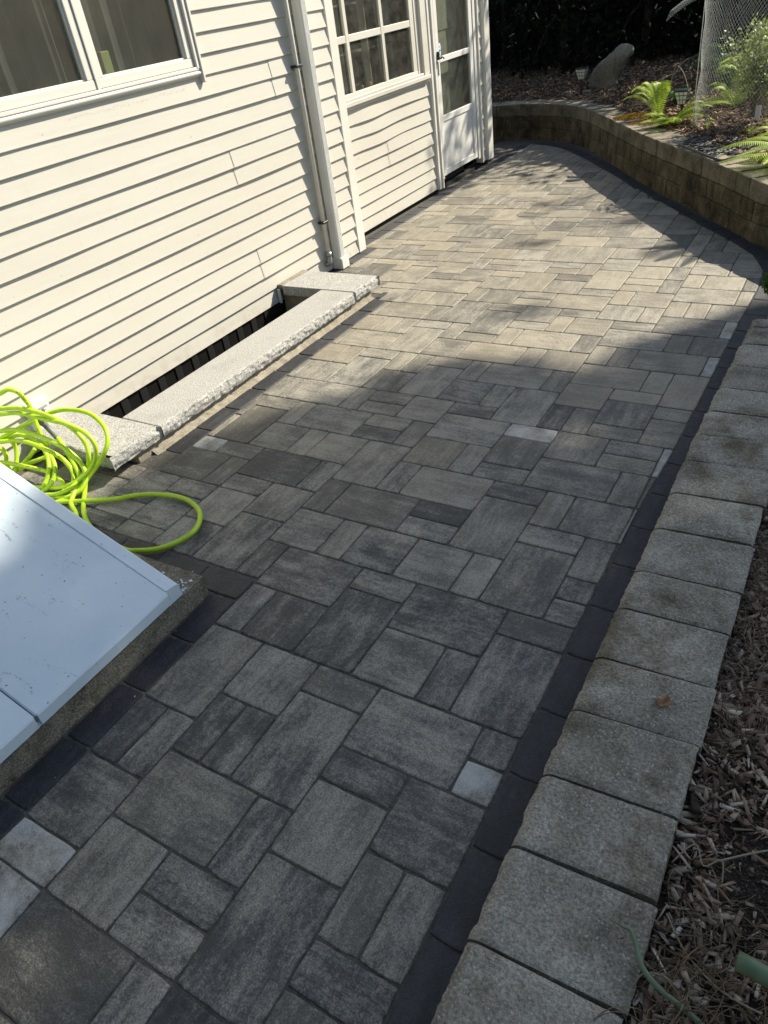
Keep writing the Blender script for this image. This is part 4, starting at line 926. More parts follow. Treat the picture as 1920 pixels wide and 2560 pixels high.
# ---- chips
def chips(name,n,samp,lr,wr,m,seed,flat=.5,label=None,lift=0):
    rg=np.random.default_rng(seed);V=np.zeros((n*8,3),np.float32);F=np.zeros((n*6,4),np.int32);cc=np.zeros((n*6,3),np.float32)
    bx=np.array([(-1,-1,-1),(1,-1,-1),(1,1,-1),(-1,1,-1),(-1,-1,1),(1,-1,1),(1,1,1),(-1,1,1)],float)*.5
    bf=np.array([(0,3,2,1),(4,5,6,7),(0,1,5,4),(1,2,6,5),(2,3,7,6),(3,0,4,7)])
    for i in range(n):
        x,y,z=samp(rg); l=rg.uniform(*lr)*(1 if rg.random()>.08 else 1.5); w=min(l*.8,rg.uniform(*wr)); t=rg.uniform(.001,.004)*min(1.5,l/.02)
        p=bx*np.array([l,w,t]); p[:,:]*= (1+rg.uniform(-.25,.25,(8,3))); p[[1,2,5,6],1]*=rg.uniform(.3,1.1); p[:,2]+= (p[:,0]/l)**2*rg.uniform(-.3,.6)*l*.2
        a=rg.uniform(0,6.283);ca,sa=math.cos(a),math.sin(a);b_=rg.normal(0,flat);cb,sb=math.cos(b_),math.sin(b_);c_=rg.normal(0,flat);cc_,sc=math.cos(c_),math.sin(c_)
        R_=np.array([[ca,-sa,0],[sa,ca,0],[0,0,1]])@np.array([[cb,0,sb],[0,1,0],[-sb,0,cb]])@np.array([[1,0,0],[0,cc_,-sc],[0,sc,cc_]])
        p=p@R_.T+np.array([x,y,z+rg.uniform(0,.010)+abs(math.sin(b_))*l*.25+lift]); V[i*8:i*8+8]=p; F[i*6:i*6+6]=bf+i*8; cc[i*6:i*6+6]=(rg.beta(1.3,1.9),0,0)
    o=fastmesh(name,V,F,m,cc); return tag(o,label,None,None,'stuff')
def s_near(rg):
    while 1:
        x=-.045+abs(rg.normal(0,.20)) if rg.random()<.45 else rg.uniform(-.045,.75); y=rg.uniform(-.2,3.9)
        if x>.8: continue
        # bare soil patch as in the photograph
        if ((x-.11)/.085)**2+((y-.98)/.13)**2<1 and rg.random()<.86: continue
        return x,y,nbz(x,y)
chips('wood_chip_mulch',6500,s_near,(.014,.055),(.004,.014),M_chip,1,.34)
chips('wood_flakes',330,s_near,(.04,.085),(.012,.026),M_chip,11,.25)
chips('soil_crumbs',5000,lambda rg:(lambda x,y:(x,y,nbz(x,y)))(rg.uniform(-.03,.3),rg.uniform(.7,1.3)),(.002,.007),(.002,.006),M_crumb,12,.5)
chips('fine_mulch',16000,s_near,(.006,.026),(.0015,.005),M_chipd,2,.4)
def s_far(rg):
    while 1:
        x=rg.uniform(-5.2,1.6);y=rg.uniform(5.2,11.5);d_=wallside(x,y)
        if d_>.25 and (d_<2.2 or rg.random()<.25): return x,y,fbz(x,y)
chips('bark_mulch',15000,s_far,(.015,.055),(.005,.016),M_chipd,3,.4)
chips('leaf_litter',2600,s_far,(.03,.07),(.02,.045),M_lf,4,.3)
def strands(name,n,samp,lr,rad,m,seed,up=.25,kind='stuff'):
    rg=np.random.default_rng(seed);V=[];F=[];cc=[]
    for i in range(n):
        x,y,z=samp(rg);l=rg.uniform(*lr);a=rg.uniform(0,6.28);k=6;bend=rg.normal(0,1.6);px_,py_=x,y;b0=len(V);r_=rad*rg.uniform(.6,1.3);z+=.006+rg.uniform(0,.012);hz_=rg.uniform(0,up)*l
        for j in range(k+1):
            t=j/k;zz=z+hz_*math.sin(math.pi*t); nx_,ny_=-math.sin(a),math.cos(a)
            V+=[(px_+nx_*r_,py_+ny_*r_,zz),(px_-nx_*r_,py_-ny_*r_,zz),(px_,py_,zz+r_*1.6)]
            a+=bend/k;px_+=math.cos(a)*l/k;py_+=math.sin(a)*l/k
        for j in range(k):
            for q in range(3):F.append((b0+j*3+q,b0+j*3+(q+1)%3,b0+j*3+3+(q+1)%3,b0+j*3+3+q));cc.append((rg.random(),0,0))
    return tag(fastmesh(name,V,F,m,cc),None,None,None,kind)
strands('dry_grass',420,lambda rg:(lambda x,y:(x,y,nbz(x,y)))(-.03+abs(rg.normal(0,.16)),rg.uniform(.2,3.6)),(.03,.12),.0007,M_straw,6)
strands('dry_grass_clump',300,lambda rg:(lambda x,y:(x,y,nbz(x,y)))(rg.uniform(-.03,.3),rg.uniform(.45,.85)),(.05,.16),.0009,M_straw,7,.45)
strands('pine_needles',1300,lambda rg:(lambda x,y:(x,y,nbz(x,y)))(-.045+abs(rg.normal(0,.07)),rg.uniform(1.3,2.6)),(.03,.08),.0007,M_chipd,8,.4)
strands('twig_litter',500,lambda rg:s_far(rg),(.06,.3),.0018,M_straw,9,.2)
chips('paving_grit',1500,lambda rg:(rg.uniform(-2.7,-.5),rg.uniform(.1,7.5),.0005),(.0015,.005),(.001,.004),M_chip,21,.3)
def s_cap(rg):
    y=rg.uniform(.3,3.7); return (rg.uniform(-.34,-.07) if rg.random()<.4 else -.075-abs(rg.normal(0,.03)),y,.151)
chips('crumbs_on_cap',160,s_cap,(.002,.010),(.001,.004),M_chipd,22,.2)
# ---- single things on and by the near wall
b=MB(); vs=[];n=7
for i in range(n+1):
    for j in range(n+1):
        u,v=i/n-.5,j/n-.5; rr_=1-.25*abs(math.sin(3*math.atan2(v,u))); vs.append((u*.044*rr_,v*.036*rr_,.004+.010*abs(u)*1.4+.004*math.sin(v*9)))
b.add(vs,[(i*(n+1)+j,(i+1)*(n+1)+j,(i+1)*(n+1)+j+1,i*(n+1)+j+1) for i in range(n) for j in range(n)])
o=b.build('dry_leaf',simple('tan_dry_leaf',(.10,.07,.05),(.42,.22,.09),90,.8,.3,.002,3),None,True); o.location=(-.160,1.307,.152); o.rotation_euler=(0,0,.7); md=o.modifiers.new('s','SOLIDIFY'); md.thickness=.0015
tag(o,'curled orange brown scrap of leaf lying on a grey cap block','leaf')
b=MB(); b.tube(spline([(-.130,.722,.166),(-.099,.717,.170),(-.078,.712,.170),(-.046,.664,.165),(-.008,.645,.155),(.040,.636,.145),(.10,.622,.13)],6),[.0010+.0046*min(1,i/16) for i in range(37)],12); o=b.build('green_stalk',M_stem,None,True); tag(o,'long thin green stem bending from the mulch up onto the near cap block','green stalk')
b=MB(); b.tube([(.096,.690,.30),(.12,.689,.30),(.16,.684,.298),(.24,.67,.29),(.34,.64,.22),(.40,.60,.12)],[.017,.0165,.016,.0155,.015,.015],16); o=b.build('green_stalk',M_stem,None,True); tag(o,'thick cut green stalk end poking in at the right edge above the mulch','green stalk')
for k,(pp,r_,lb) in enumerate([([(0.18, 1.06, 0.135), (0.1, 1.0, 0.14), (0.035, 0.945, 0.142)], 0.0022, 'straight pale twig lying on the bare soil patch'), ([(-0.045, 0.905, 0.14), (-0.01, 0.95, 0.17), (0.015, 0.915, 0.16), (0.045, 0.935, 0.175), (0.055, 0.9, 0.15)], 0.0016, 'thin curling pale stalk between the cap wall and the bare soil'), ([(-0.03, 0.8, 0.13), (0.02, 0.74, 0.135), (0.09, 0.7, 0.14), (0.16, 0.69, 0.15)], 0.0018, 'long brown stalk crossing the mulch beside the green stem'), ([(-0.06, 0.6, 0.13), (-0.045, 0.655, 0.15), (-0.01, 0.67, 0.155), (0.02, 0.665, 0.15)], 0.0016, 'yellowish curved stalk at the foot of the green stem')]):
    b=MB(); b.tube(spline(pp,5),r_,7); tag(b.build('twig',M_twig,None,True),lb,'twig')
# ================================================================ PLANTS
def frond(V,F,cc,base,az,L,rise,w,rg,npin=22,tilt=0):
    npin=int(npin*1.6)
    ca,sa=math.cos(az),math.sin(az); pts=[]
    for i in range(npin+1):
        t=i/npin; r_=L*(t*.92); z=rise*(1.9*t-1.35*t*t) if rise>0 else rise*t*t
        pts.append(Vector((base[0]+ca*r_,base[1]+sa*r_,base[2]+z)))
    tone=rg.uniform(.25,.9)
    for i in range(1,npin+1):
        t=i/npin;p=pts[i];d=(pts[i]-pts[i-1]).normalized(); sd=Vector((-d.y,d.x,0)).normalized(); up=sd.cross(d)
        l=w*(math.sin(math.pi*min(1,t*.86+.10))**.8)*(1-.15*t)+.004; ww=L/npin*.40
        for s_ in(-1,1):
            dr=(sd*s_*.92+d*.38-Vector((0,0,.22))).normalized(); q=len(V)
            a=p-d*ww;b_=p+d*ww;m1=p+dr*l*.55+up*.004;tip=p+dr*l-Vector((0,0,.12*l))
            V+= [a,b_,m1+d*ww*.9,m1-d*ww*.7,tip+d*ww*.2,tip]
            F+= [(q,q+1,q+2,q+3),(q+3,q+2,q+4,q+5)]; c_=min(1,max(0,tone+rg.normal(0,.12))); cc+=[(c_,0,0)]*2
    for i in range(npin):
        q=len(V);sd=Vector((-sa,ca,0))*.0018; V+=[pts[i]-sd,pts[i]+sd,pts[i+1]+sd,pts[i+1]-sd]; F.append((q,q+1,q+2,q+3)); cc.append((.1,0,0))
def fern(base,fr,label,m=None,group=None):
    V=[];F=[];cc=[];rg=np.random.default_rng(int(abs(base[0]*1000+base[1]*77)))
    for a in fr: frond(V,F,cc,base,math.radians(a[0]),a[1],a[2],a[3],rg,a[4] if len(a)>4 else 22)
    o=fastmesh('fern',[tuple(v) for v in V],F,m or M_fern,cc); o.location=(0,0,0); return tag(o,label,'fern',group)
zf=lambda x,y:fbz(x,y)
B0=(-1.78,7.86,zf(-1.78,7.86))
fern(B0,[(120,.30,.42,.07,24),(205,.30,.36,.06,22),(80,.16,.44,.07,24),(180,.22,.46,.065,24),(100,.20,.40,.075,26),(160,.34,.40,.07,24),(190,.28,.42,.065,24),(60,.12,.38,.06,22),(140,.22,.42,.07,24),(175,.38,.30,.06,22)],'tall upright bright yellow green fern left of the square garden light')
B1=(-1.56,7.47,zf(-1.56,7.47))
fern(B1,[(-115,.30,.13,.05),(-145,.33,.1,.05),(-80,.26,.13,.05),(-5,.26,.2,.05),(40,.3,.24,.05),(-170,.3,.16,.05),(-160,.26,.10,.055),(-130,.24,.06,.05),(-100,.20,.08,.055),(170,.24,.14,.05),(-60,.20,.10,.05),(-20,.30,.14,.06),(10,.48,.24,.065,28),(25,.34,.20,.05),(-185,.2,.05,.05),(-145,.2,.16,.04)],'low spreading fern round the stake of the sunlit square garden light')
B2=(-.60,6.72,zf(-.60,6.72))
fern(B2,[(a,.22+.05*math.sin(a),.16+.05*math.cos(a*3),.045,18) for a in range(0,360,30)],'bright round fern at the right edge of the garden bed behind the scroll mat')
B3=(-.42,6.10,zf(-.42,6.1)+.02)
fern(B3,[(-150,.60,.20,.07,26),(-122,.66,.20,.075,26),(-104,.68,.16,.075,26),(-138,.64,.10,.07,26),(-170,.40,.20,.06,24),(-95,.42,.16,.06),(160,.34,.2,.055),(-135,.52,.06,.06,26),(-110,.36,.05,.06),(-70,.4,.15,.06),(-190,.30,.1,.05)],'darker fern drooping over the cap blocks right of the scroll mat')
B4=(-1.42,9.35,zf(-1.42,9.35))
fern(B4,[(190,.45,.42,.11,24),(150,.42,.5,.11,24),(230,.46,.36,.11,24),(265,.4,.40,.10,22),(110,.3,.5,.1,22),(210,.55,.30,.11,24),(320,.4,.4,.1,22)],'dark green fern in the shade behind the wire mesh cage',M_fernd)
B5=(-1.05,8.35,zf(-1.05,8.35))
fern(B5,[(200,.42,.45,.09,24),(160,.4,.5,.09,24),(250,.42,.38,.09,24),(300,.36,.45,.09,22),(230,.3,.55,.08,22),(30,.4,.4,.09)],'large fern seen through the wire mesh just behind the cage')
B6=(-.55,8.3,zf(-.55,8.3)); fern(B6,[(a,.42,.55,.10,22) for a in (180,215,250,285,140)],'tall fern at the top right corner beyond the mesh')
for i,(x,y,k_,lb) in enumerate([(-1.15,8.0,.30,'low fern behind the cage just left of the big fern'),(-.45,7.6,.34,'fern close to the right edge behind the shrub'),(-.32,6.75,.26,'small fern tucked at the far right end of the bed'),(-1.75,8.45,.22,'small fern in half shade behind the tall upright fern'),(-.75,9.1,.4,'broad fern at the top edge behind the cage')]):
    zz=zf(x,y); rgx=np.random.default_rng(200+i); fern((x,y,zz),[(rgx.uniform(0,360),k_*rgx.uniform(.7,1.1),k_*rgx.uniform(.4,1.1),k_*.24,20) for _ in range(11)],lb,M_fern if i in(1,2) else M_fernd if i==3 else M_fern)
def sprig(name,x,y,n,h,label,m=M_fern,sp=.05,w=.010):
    V=[];F=[];cc=[];rg=np.random.default_rng(int(x*-997+y*31)); z=zf(x,y)
    for i in range(n):
        a=rg.uniform(0,6.28);t=rg.uniform(.3,1);b0=np.array([x,y,z-.005]);p=np.array([x+rg.normal(0,sp),y+rg.normal(0,sp),z+h*t]); l=w*rg.uniform(1.5,3)
        d=np.array([math.cos(a),math.sin(a),rg.uniform(-.3,.9)]);s_=np.array([-math.sin(a),math.cos(a),rg.normal(0,.3)])*w*.6;q=len(V);e=s_*.08
        V+=[tuple(b0-e),tuple(b0+e),tuple(p+e),tuple(p-e),tuple(p+d*l*.5+s_),tuple(p+d*l),tuple(p+d*l*.5-s_)];F+=[(q,q+1,q+2,q+3),(q+3,q+4,q+5,q+6)];k=rg.random();cc+=[(k*.4,0,0),(k,0,0)]
    return tag(fastmesh(name,V,F,m,cc),label,'plant')
sprig('seedling',-1.22,7.20,26,.09,'small upright yellow green seedling in the mulch inside the cage foot',sp=.022)
sprig('seedling',-.86,6.90,30,.05,'tiny bright green seedling just behind the scroll mat',sp=.03)
sprig('seedling',-1.40,7.48,36,.10,'yellowish weed tuft at the foot of the fern by the mesh edge',sp=.05)
sprig('leafy_weed',-1.36,8.95,80,.22,'broad leaved green weed with a yellow leaf below the dark fern',M_mossg,.10,.03)
# moss
def moss(name,cx,cy,rx,ry,z,n,label,m,size=.006,h=.02):
    V=[];F=[];cc=[];rg=np.random.default_rng(n)
    for i in range(n):
        a=rg.uniform(0,6.28);r_=math.sqrt(rg.random());x=cx+rx*r_*math.cos(a);y=cy+ry*r_*math.sin(a);hh=h*(1-r_**2)*rg.uniform(.5,1.2)
        p=np.array([x,y,z+hh]);u=rg.normal(0,1,3);u/=np.linalg.norm(u);v=np.cross(u,rg.normal(0,1,3));v/=np.linalg.norm(v);q=len(V)
        V+=[tuple(p-u*size),tuple(p+v*size*.7),tuple(p+u*size),tuple(p-v*size*.7)];F.append((q,q+1,q+2,q+3));cc.append((min(1,max(0,rg.normal(.5+ (x-cx)/rx*-.1,.3))),0,0))
    return tag(fastmesh(name,V,F,m,cc),label,'moss')
moss('moss',-2.02,7.93,.20,.16,.383,2600,'orange and yellow moss cushion on the cap of the curved wall',M_moss)
moss('moss',-1.74,7.60,.26,.10,.385,1500,'yellow green moss strip along the cap below the ferns',M_moss,.006,.012)
pl=thing('curly_plant','curly bright green plant at the far end of the low cap wall','plant',(-.255,4.17,.12))
V=[];F=[];cc=[];rg=np.random.default_rng(5)
for i in range(2600):
    u=rg.normal(0,1,3);u/=np.linalg.norm(u);r_=.088*(1+.18*math.sin(u[0]*9)*math.cos(u[1]*8+u[2]*7))*rg.uniform(.82,1.03);p=np.array([-.245,4.17,.215])+u*r_*np.array([1,1,.95])
    a=rg.normal(0,1,3);a/=np.linalg.norm(a);b_=np.cross(a,u);b_/=np.linalg.norm(b_)+1e-6;s_=.0075;q=len(V);V+=[tuple(p-a*s_),tuple(p+b_*s_),tuple(p+a*s_),tuple(p-b_*s_)];F.append((q,q+1,q+2,q+3));cc.append((rg.random(),0,0))
fastmesh('foliage',V,F,M_mossg,cc,pl)
b=MB(); b.tube([(-.25,4.17,.08),(-.245,4.17,.2)],.012,8); b.build('stem',M_bark,pl)
# silver shrub in the cage
sh=thing('garden_shrub','silvery green small leaved shrub with many thin stems inside the mesh cage','shrub',(-.90,7.36,.44))
V=[];F=[];cc=[];rg=np.random.default_rng(9);st=MB()
for i in range(60):
    a=rg.uniform(0,6.28);r_=rg.uniform(.05,.36);h=rg.uniform(.30,.70);p0=Vector((-.90+rg.normal(0,.02),7.36+rg.normal(0,.02),.44));p2=Vector((-.90+math.cos(a)*r_+.03,7.36+math.sin(a)*r_,.44+h));p1=(p0+p2)/2+Vector((math.cos(a)*-.02,math.sin(a)*-.02,.05))
    pts=spline([p0,p1,p2],5); st.tube(pts,[.0035*(1-.6*q/(len(pts)-1)) for q in range(len(pts))],5,False)
    for j in range(62):
        t=rg.uniform(.42,1.0);p=np.array(pts[int(t*(len(pts)-1))])+rg.normal(0,.035,3);d=rg.normal(0,1,3);d[2]=abs(d[2])*.6;d/=np.linalg.norm(d);s_=np.cross(d,rg.normal(0,1,3));s_/=np.linalg.norm(s_);l=rg.uniform(.018,.034);w=l*.36;q=len(V)
        V+=[tuple(p),tuple(p+d*l*.5+s_*w),tuple(p+d*l),tuple(p+d*l*.5-s_*w)];F.append((q,q+1,q+2,q+3));cc.append((rg.beta(1.5,1.3),0,0))
fastmesh('foliage',V,F,M_silver,cc,sh); st.build('stem',mat('grey_stem',.9,(.20,.17,.13)),sh)
b=MB(); b.box((-.885,7.30,.42),(-.845,7.315,.53),.003); tag(b.build('plant_tag',mat('white_plastic_tag',.5,(.6,.6,.58))),'small white plant tag stuck in the mulch at the foot of the silvery shrub','plant tag')
# wire cage
cg=thing('wire_cage','tall cylinder of fine pale wire mesh round the silvery shrub','wire cage',(-.90,7.45,.43))
def meshtube(cx,cy,R_,z0,z1,nu,nz,r_,wob):
    V=[];F=[]
    def pt(i,j):
        a=2*math.pi*(i+.5*(j%2))/nu; rr_=R_+wob*math.sin(a*3+j*.05)+.006*math.sin(a*7+j*.3); z=z0+(z1-z0)*j/nz+.004*math.sin(a*11)+.012*math.sin(a*2)
        return np.array([cx+rr_*math.cos(a),cy+rr_*math.sin(a),z])
    def seg(a,b_):
        d=b_-a;d/=np.linalg.norm(d);n=np.cross(d,[0,0,1.0]) if abs(d[2])<.95 else np.cross(d,[1.0,0,0]);n/=np.linalg.norm(n);m_=np.cross(d,n);q=len(V)
        for p in (a,b_):
            for k in range(3):
                an=2*math.pi*k/3;V.append(tuple(p+(n*math.cos(an)+m_*math.sin(an))*r_))
        for k in range(3):F.append((q+k,q+(k+1)%3,q+3+(k+1)%3,q+3+k))
    for j in range(nz):
        for i in range(nu):
            seg(pt(i,j),pt(i+(j%2),j+1) if True else 0); seg(pt(i,j),pt(i+(j%2)-1,j+1))
    return V,F
V,F=meshtube(-.90,7.50,.50,.37,1.30,118,48,.00062,.02)
fastmesh('mesh',V,F,M_net,None,cg)
b=MB(); 
b.tube(spline([(-.90+.51*math.cos(a/8*6.2832),7.45+.51*math.sin(a/8*6.2832),1.33) for a in range(9)],6),.002,6)
b.tube([(-1.386,7.40,.35),(-1.392,7.40,1.35)],.003,6); b.build('hoop',M_net,cg)
V=[];F=[]
def seg2(a,b_,r_=.0009):
    a=np.array(a);b_=np.array(b_);d=b_-a;d=d/np.linalg.norm(d);n=np.cross(d,[0,0,1.0]);n/=np.linalg.norm(n);m_=np.cross(d,n);q=len(V)
    for p in(a,b_):
        for k in range(3):
            an=2*math.pi*k/3;V.append(tuple(p+(n*math.cos(an)+m_*math.sin(an))*r_))
    for k in range(3):F.append((q+k,q+(k+1)%3,q+3+(k+1)%3,q+3+k))
def fl(u,v): # loose flap of mesh at the rim
    return (-1.38-.27*u+.02*v,7.32-.05*u+.20*v,1.31-.13*u**1.6+.05*math.sin(v*3)+.03*u*v)
for i in range(21):
    for j in range(14):
        seg2(fl(i/20,j/14),fl(i/20,(j+1)/14))
        if i<20: seg2(fl(i/20,j/14),fl((i+1)/20,(j+.5)/14))
fastmesh('mesh_flap',V,F,M_net,None,cg)
# square solar lights
def lamp(x,y,z,h,lean,label):
    t=thing('garden_light',label,'garden light',(x,y,z),'square solar garden lights on stakes')
    T_=lambda p:(x+p[0]+lean*(p[2]),y+p[1],z+p[2])
    b=MB(); b.tube([T_((0,0,-.05)),T_((0,0,h-.10))],.0125,8); b.build('stake',M_black,t)
    b=MB(); a,c=.030,.056; z0,z1=h-.115,h-.012
    b.add([T_((sx*a,sy*a,z0)) for sx,sy in((-1,-1),(1,-1),(1,1),(-1,1))]+[T_((sx*c,sy*c,z1)) for sx,sy in((-1,-1),(1,-1),(1,1),(-1,1))],[(3,2,1,0),(4,5,6,7)]+[(i,(i+1)%4,4+(i+1)%4,4+i) for i in range(4)]); b.build('lantern',M_lens,t)
    b=MB()
    for i in range(4):
        s0=[(-1,-1),(1,-1),(1,1),(-1,1)][i];s1=[(-1,-1),(1,-1),(1,1),(-1,1)][(i+1)%4]
        for k in (0,.33,.66):
            p0=[s0[q]+(s1[q]-s0[q])*k for q in(0,1)]; b.tube([T_((p0[0]*a*1.04,p0[1]*a*1.04,z0)),T_((p0[0]*c*1.04,p0[1]*c*1.04,z1))],.0022,5)
        for k in (0,.36,.7,1):
            w_=(a+(c-a)*k)*1.05; b.tube([T_((s0[0]*w_,s0[1]*w_,z0+(z1-z0)*k)),T_((s1[0]*w_,s1[1]*w_,z0+(z1-z0)*k))],.0026,5)
    b.build('lantern_frame',M_black,t)
    b=MB(); b.box((x-.062+lean*h,y-.062,z+z1),(x+.062+lean*h,y+.062,z+h),.005); b.build('solar_cap',mat('dark_solar_panel',.25,(.035,.037,.04)),t)
M_lens=mat('frosted_lens',.35,(.62,.66,.62))
lamp(-1.525,7.62,.39,.245,-.06,'sunlit square solar garden light with a black grid, leaning among the ferns')
lamp(-3.0,9.33,.38,.29,.0,'square solar garden light in deep shade beside the boulder')
# boulder
ol=[(-.15,-.03),(-.155,.05),(-.10,.19),(.08,.345),(.20,.42),(.28,.415),(.33,.37),(.31,.32),(.26,.27),(.23,.17),(.17,.09),(.15,-.03)]
import bmesh
bmx=bmesh.new(); ring=[];cx_=sum(p[0] for p in ol)/12;cz_=sum(p[1] for p in ol)/12
for t,sc in ((-.09,.62),(-.06,.88),(0,1.0),(.06,.92),(.10,.6)):
    ring.append([bmx.verts.new((cx_+(p[0]-cx_)*sc,t,cz_+(p[1]-cz_)*sc)) for p in ol])
for a in range(4):
    for i in range(12): bmx.faces.new((ring[a][i],ring[a][(i+1)%12],ring[a+1][(i+1)%12],ring[a+1][i]))
bmx.faces.new(ring[0][::-1]); bmx.faces.new(ring[4])
bmesh.ops.triangulate(bmx,faces=[f_ for f_ in bmx.faces if len(f_.verts)>4]); bmesh.ops.recalc_face_normals(bmx,faces=bmx.faces)
bmesh.ops.subdivide_edges(bmx,edges=bmx.edges,cuts=3,use_grid_fill=True,smooth=.6)
for v in bmx.verts: v.co+=v.normal*(mnoise.noise(v.co*5)*.030+abs(mnoise.noise(v.co*14))*.020+mnoise.noise(v.co*40)*.006)
me=bpy.data.meshes.new('boulder'); bmx.to_mesh(me); me.shade_smooth(); me.materials.append(M_rock); o=bpy.data.objects.new('boulder',me); C.objects.link(o); o.location=(-2.88,9.74,.39); tag(o,'tall grey boulder leaning to the right in the shaded garden bed','boulder')
for i,(x,y,s_,lb) in enumerate([(-2.66,9.42,.03,'small pale pebble at the right foot of the leaning boulder'),(-3.22,9.50,.045,'pale stone lying left of the shaded garden light'),(-2.98,9.46,.05,'low grey stone between the shaded light and the boulder')]):
    b=bumpy_box(x-s_,y-s_*.7,zf(x,y)-.02,x+s_,y+s_*.7,zf(x,y)+s_*.7,.008,.006,s_*.5,i+60,'xXyY'); tag(b.build('stone',M_rock,None,True),lb,'stone')
M_dryw=mat('pale_dry_twig',.8,(.30,.25,.19))
for pp,r_,lb in [([(-2.34,8.93,.47),(-2.15,9.15,.50),(-1.86,9.6,.58),(-1.7,9.95,.62)],.006,'long straight pale stick lying in the shaded mulch behind the tall fern'),([(-2.02,9.45,.5),(-1.95,9.6,.62),(-1.75,9.75,.66),(-1.55,9.7,.6)],.004,'thin arched twig above the shaded mulch'),([(-1.80,8.25,.50),(-1.72,8.1,.75),(-1.60,7.9,.72),(-1.50,7.7,.60)],.0035,'arched dry stalk curving over towards the sunlit garden light'),([(-1.12,7.05,.47),(-.98,7.20,.50),(-.9,7.3,.49)],.006,'short curved stick on the mulch in front of the shrub')]:
    b=MB(); pts=spline(pp,6); b.tube(pts,[r_*(1-.5*i/(len(pts)-1)) for i in range(len(pts))],6); tag(b.build('stick',M_dryw,None,True),lb,'stick')
# scroll mat
mt=MB(); MC=0; arc=[(-.674,6.42),(-.755,6.69),(-.878,6.87),(-1.04,7.0),(-1.18,7.0),(-1.285,6.85),(-1.32,6.61)]; AP=[Vector((p[0],p[1],0)) for p in arc]; AP=spline(AP,6)
fl_=[Vector((-1.32,6.61,0)),Vector((-1.16,6.39,0)),Vector((-.91,6.05,0)),Vector((-.674,6.42,0))]
zt=.390
out_=[Vector((p.x,p.y,zt)) for p in AP]; mt.tube(out_,.010,6); mt.tube([(p.x,p.y,zt) for p in fl_],.010,6)
poly=[(p.x,p.y) for p in AP]+[(-1.16,6.39),(-.91,6.05)]
def inpoly(x,y):
    c_=False
    for i in range(len(poly)):
        a=poly[i];b_=poly[i-1]
        if (a[1]>y)!=(b_[1]>y) and x<(b_[0]-a[0])*(y-a[1])/(b_[1]-a[1])+a[0]: c_=not c_
    return c_
rr=random.Random(3)
tries=0;cnt=0
while cnt<62 and tries<4000:
    tries+=1; x=rr.uniform(-1.34,-.66);y=rr.uniform(6.04,7.01)
    if not inpoly(x,y): continue
    R0_=rr.uniform(.045,.10);a0=rr.uniform(0,6.28);sg=rr.choice((-1,1));pts=[]
    for i in range(13):
        t=i/12;r_=R0_*(1-.75*t);a=a0+sg*t*5.2;px_,py_=x+math.cos(a)*r_,y+math.sin(a)*r_
        if inpoly(px_,py_): pts.append((px_,py_,zt+rr.uniform(-.001,.001)))
        else: break
    if len(pts)>4: mt.tube(pts,[.0062*(1-.35*i/(len(pts)-1)) for i in range(len(pts))],5); cnt+=1
mo=mt.build('doormat',M_rubber,None,True); tag(mo,'black half round scrollwork rubber mat lying on the wall cap','doormat')
# ================================================================ BACKGROUND TREES
def leafcloud(rg,centers,n,size,V,F,cc,asp=.45,tone=(0,1)):
    for i in range(n):
        c,r3=centers[rg.integers(len(centers))];u=rg.normal(0,1,3);u/=np.linalg.norm(u);p=np.array(c)+u*np.array(r3)*rg.random()**.45
        d=rg.normal(0,1,3);d/=np.linalg.norm(d);s_=np.cross(d,rg.normal(0,1,3));s_/=np.linalg.norm(s_);l=size*rg.uniform(.6,1.4);q=len(V)
        V+=[tuple(p),tuple(p+d*l*.5+s_*l*asp*.5),tuple(p+d*l),tuple(p+d*l*.5-s_*l*asp*.5)];F.append((q,q+1,q+2,q+3));cc.append((rg.uniform(*tone),0,0))
def tree(name,label,cat,x,y,z0,trunk,crowns,n,size,m,seed,asp=.45,group=None):
    t=thing(name,label,cat,(x,y,z0),group); rg=np.random.default_rng(seed);V=[];F=[];cc=[]
    leafcloud(rg,crowns,n,size,V,F,cc,asp); fastmesh('crown',V,F,m,cc,t)
    b=MB(); top=max(c[0][2] for c in crowns); pts=spline([(x,y,z0-.2),(x+.05,y,z0+(top-z0)*.3),(x-.06,y+.05,top*.7),(x,y,top)],5); b.tube(pts,[trunk*(1-.7*i/(len(pts)-1)) for i in range(len(pts))],9)
    for i in range(min(10,len(crowns))):
        c=crowns[i][0]; k=int(rg.uniform(.3,.8)*(len(pts)-1)); b.tube([pts[k],(Vector(c)+pts[k])/2+Vector((0,0,.1)),c],[trunk*.4,trunk*.25,trunk*.1],6)
    b.build('trunk',M_bark,t); return t
hl=['first dark evergreen shrub beside the house corner','dark evergreen bush behind the shaded garden light','dark evergreen bush straight behind the leaning boulder','dark evergreen bush right of the boulder','dark evergreen bush behind the dark fern','dark evergreen bush behind the wire cage','dark evergreen bush at the top right corner']
for i,x in enumerate([-6.6,-5.0,-3.9,-2.9,-1.9,-.9,.3,1.6]):
    h=3.3 if x<-.5 else 2.5; y=11.5+.35*math.sin(i*2.1)+(1.0 if x<-6 else 0)
    cr=[((x+dx,y+dy,z),(.55,.5,.42)) for dx in(-.35,.35) for dy in (-.2,.3) for z in np.arange(.55,h,.5)]
    tree('evergreen_shrub',(hl+['dark evergreen bush furthest right, just out past the corner'])[i],'shrub',x,y,.4,.06,cr,3600,.11,M_hedge,20+i,.5,'dark evergreen shrubs behind the garden')
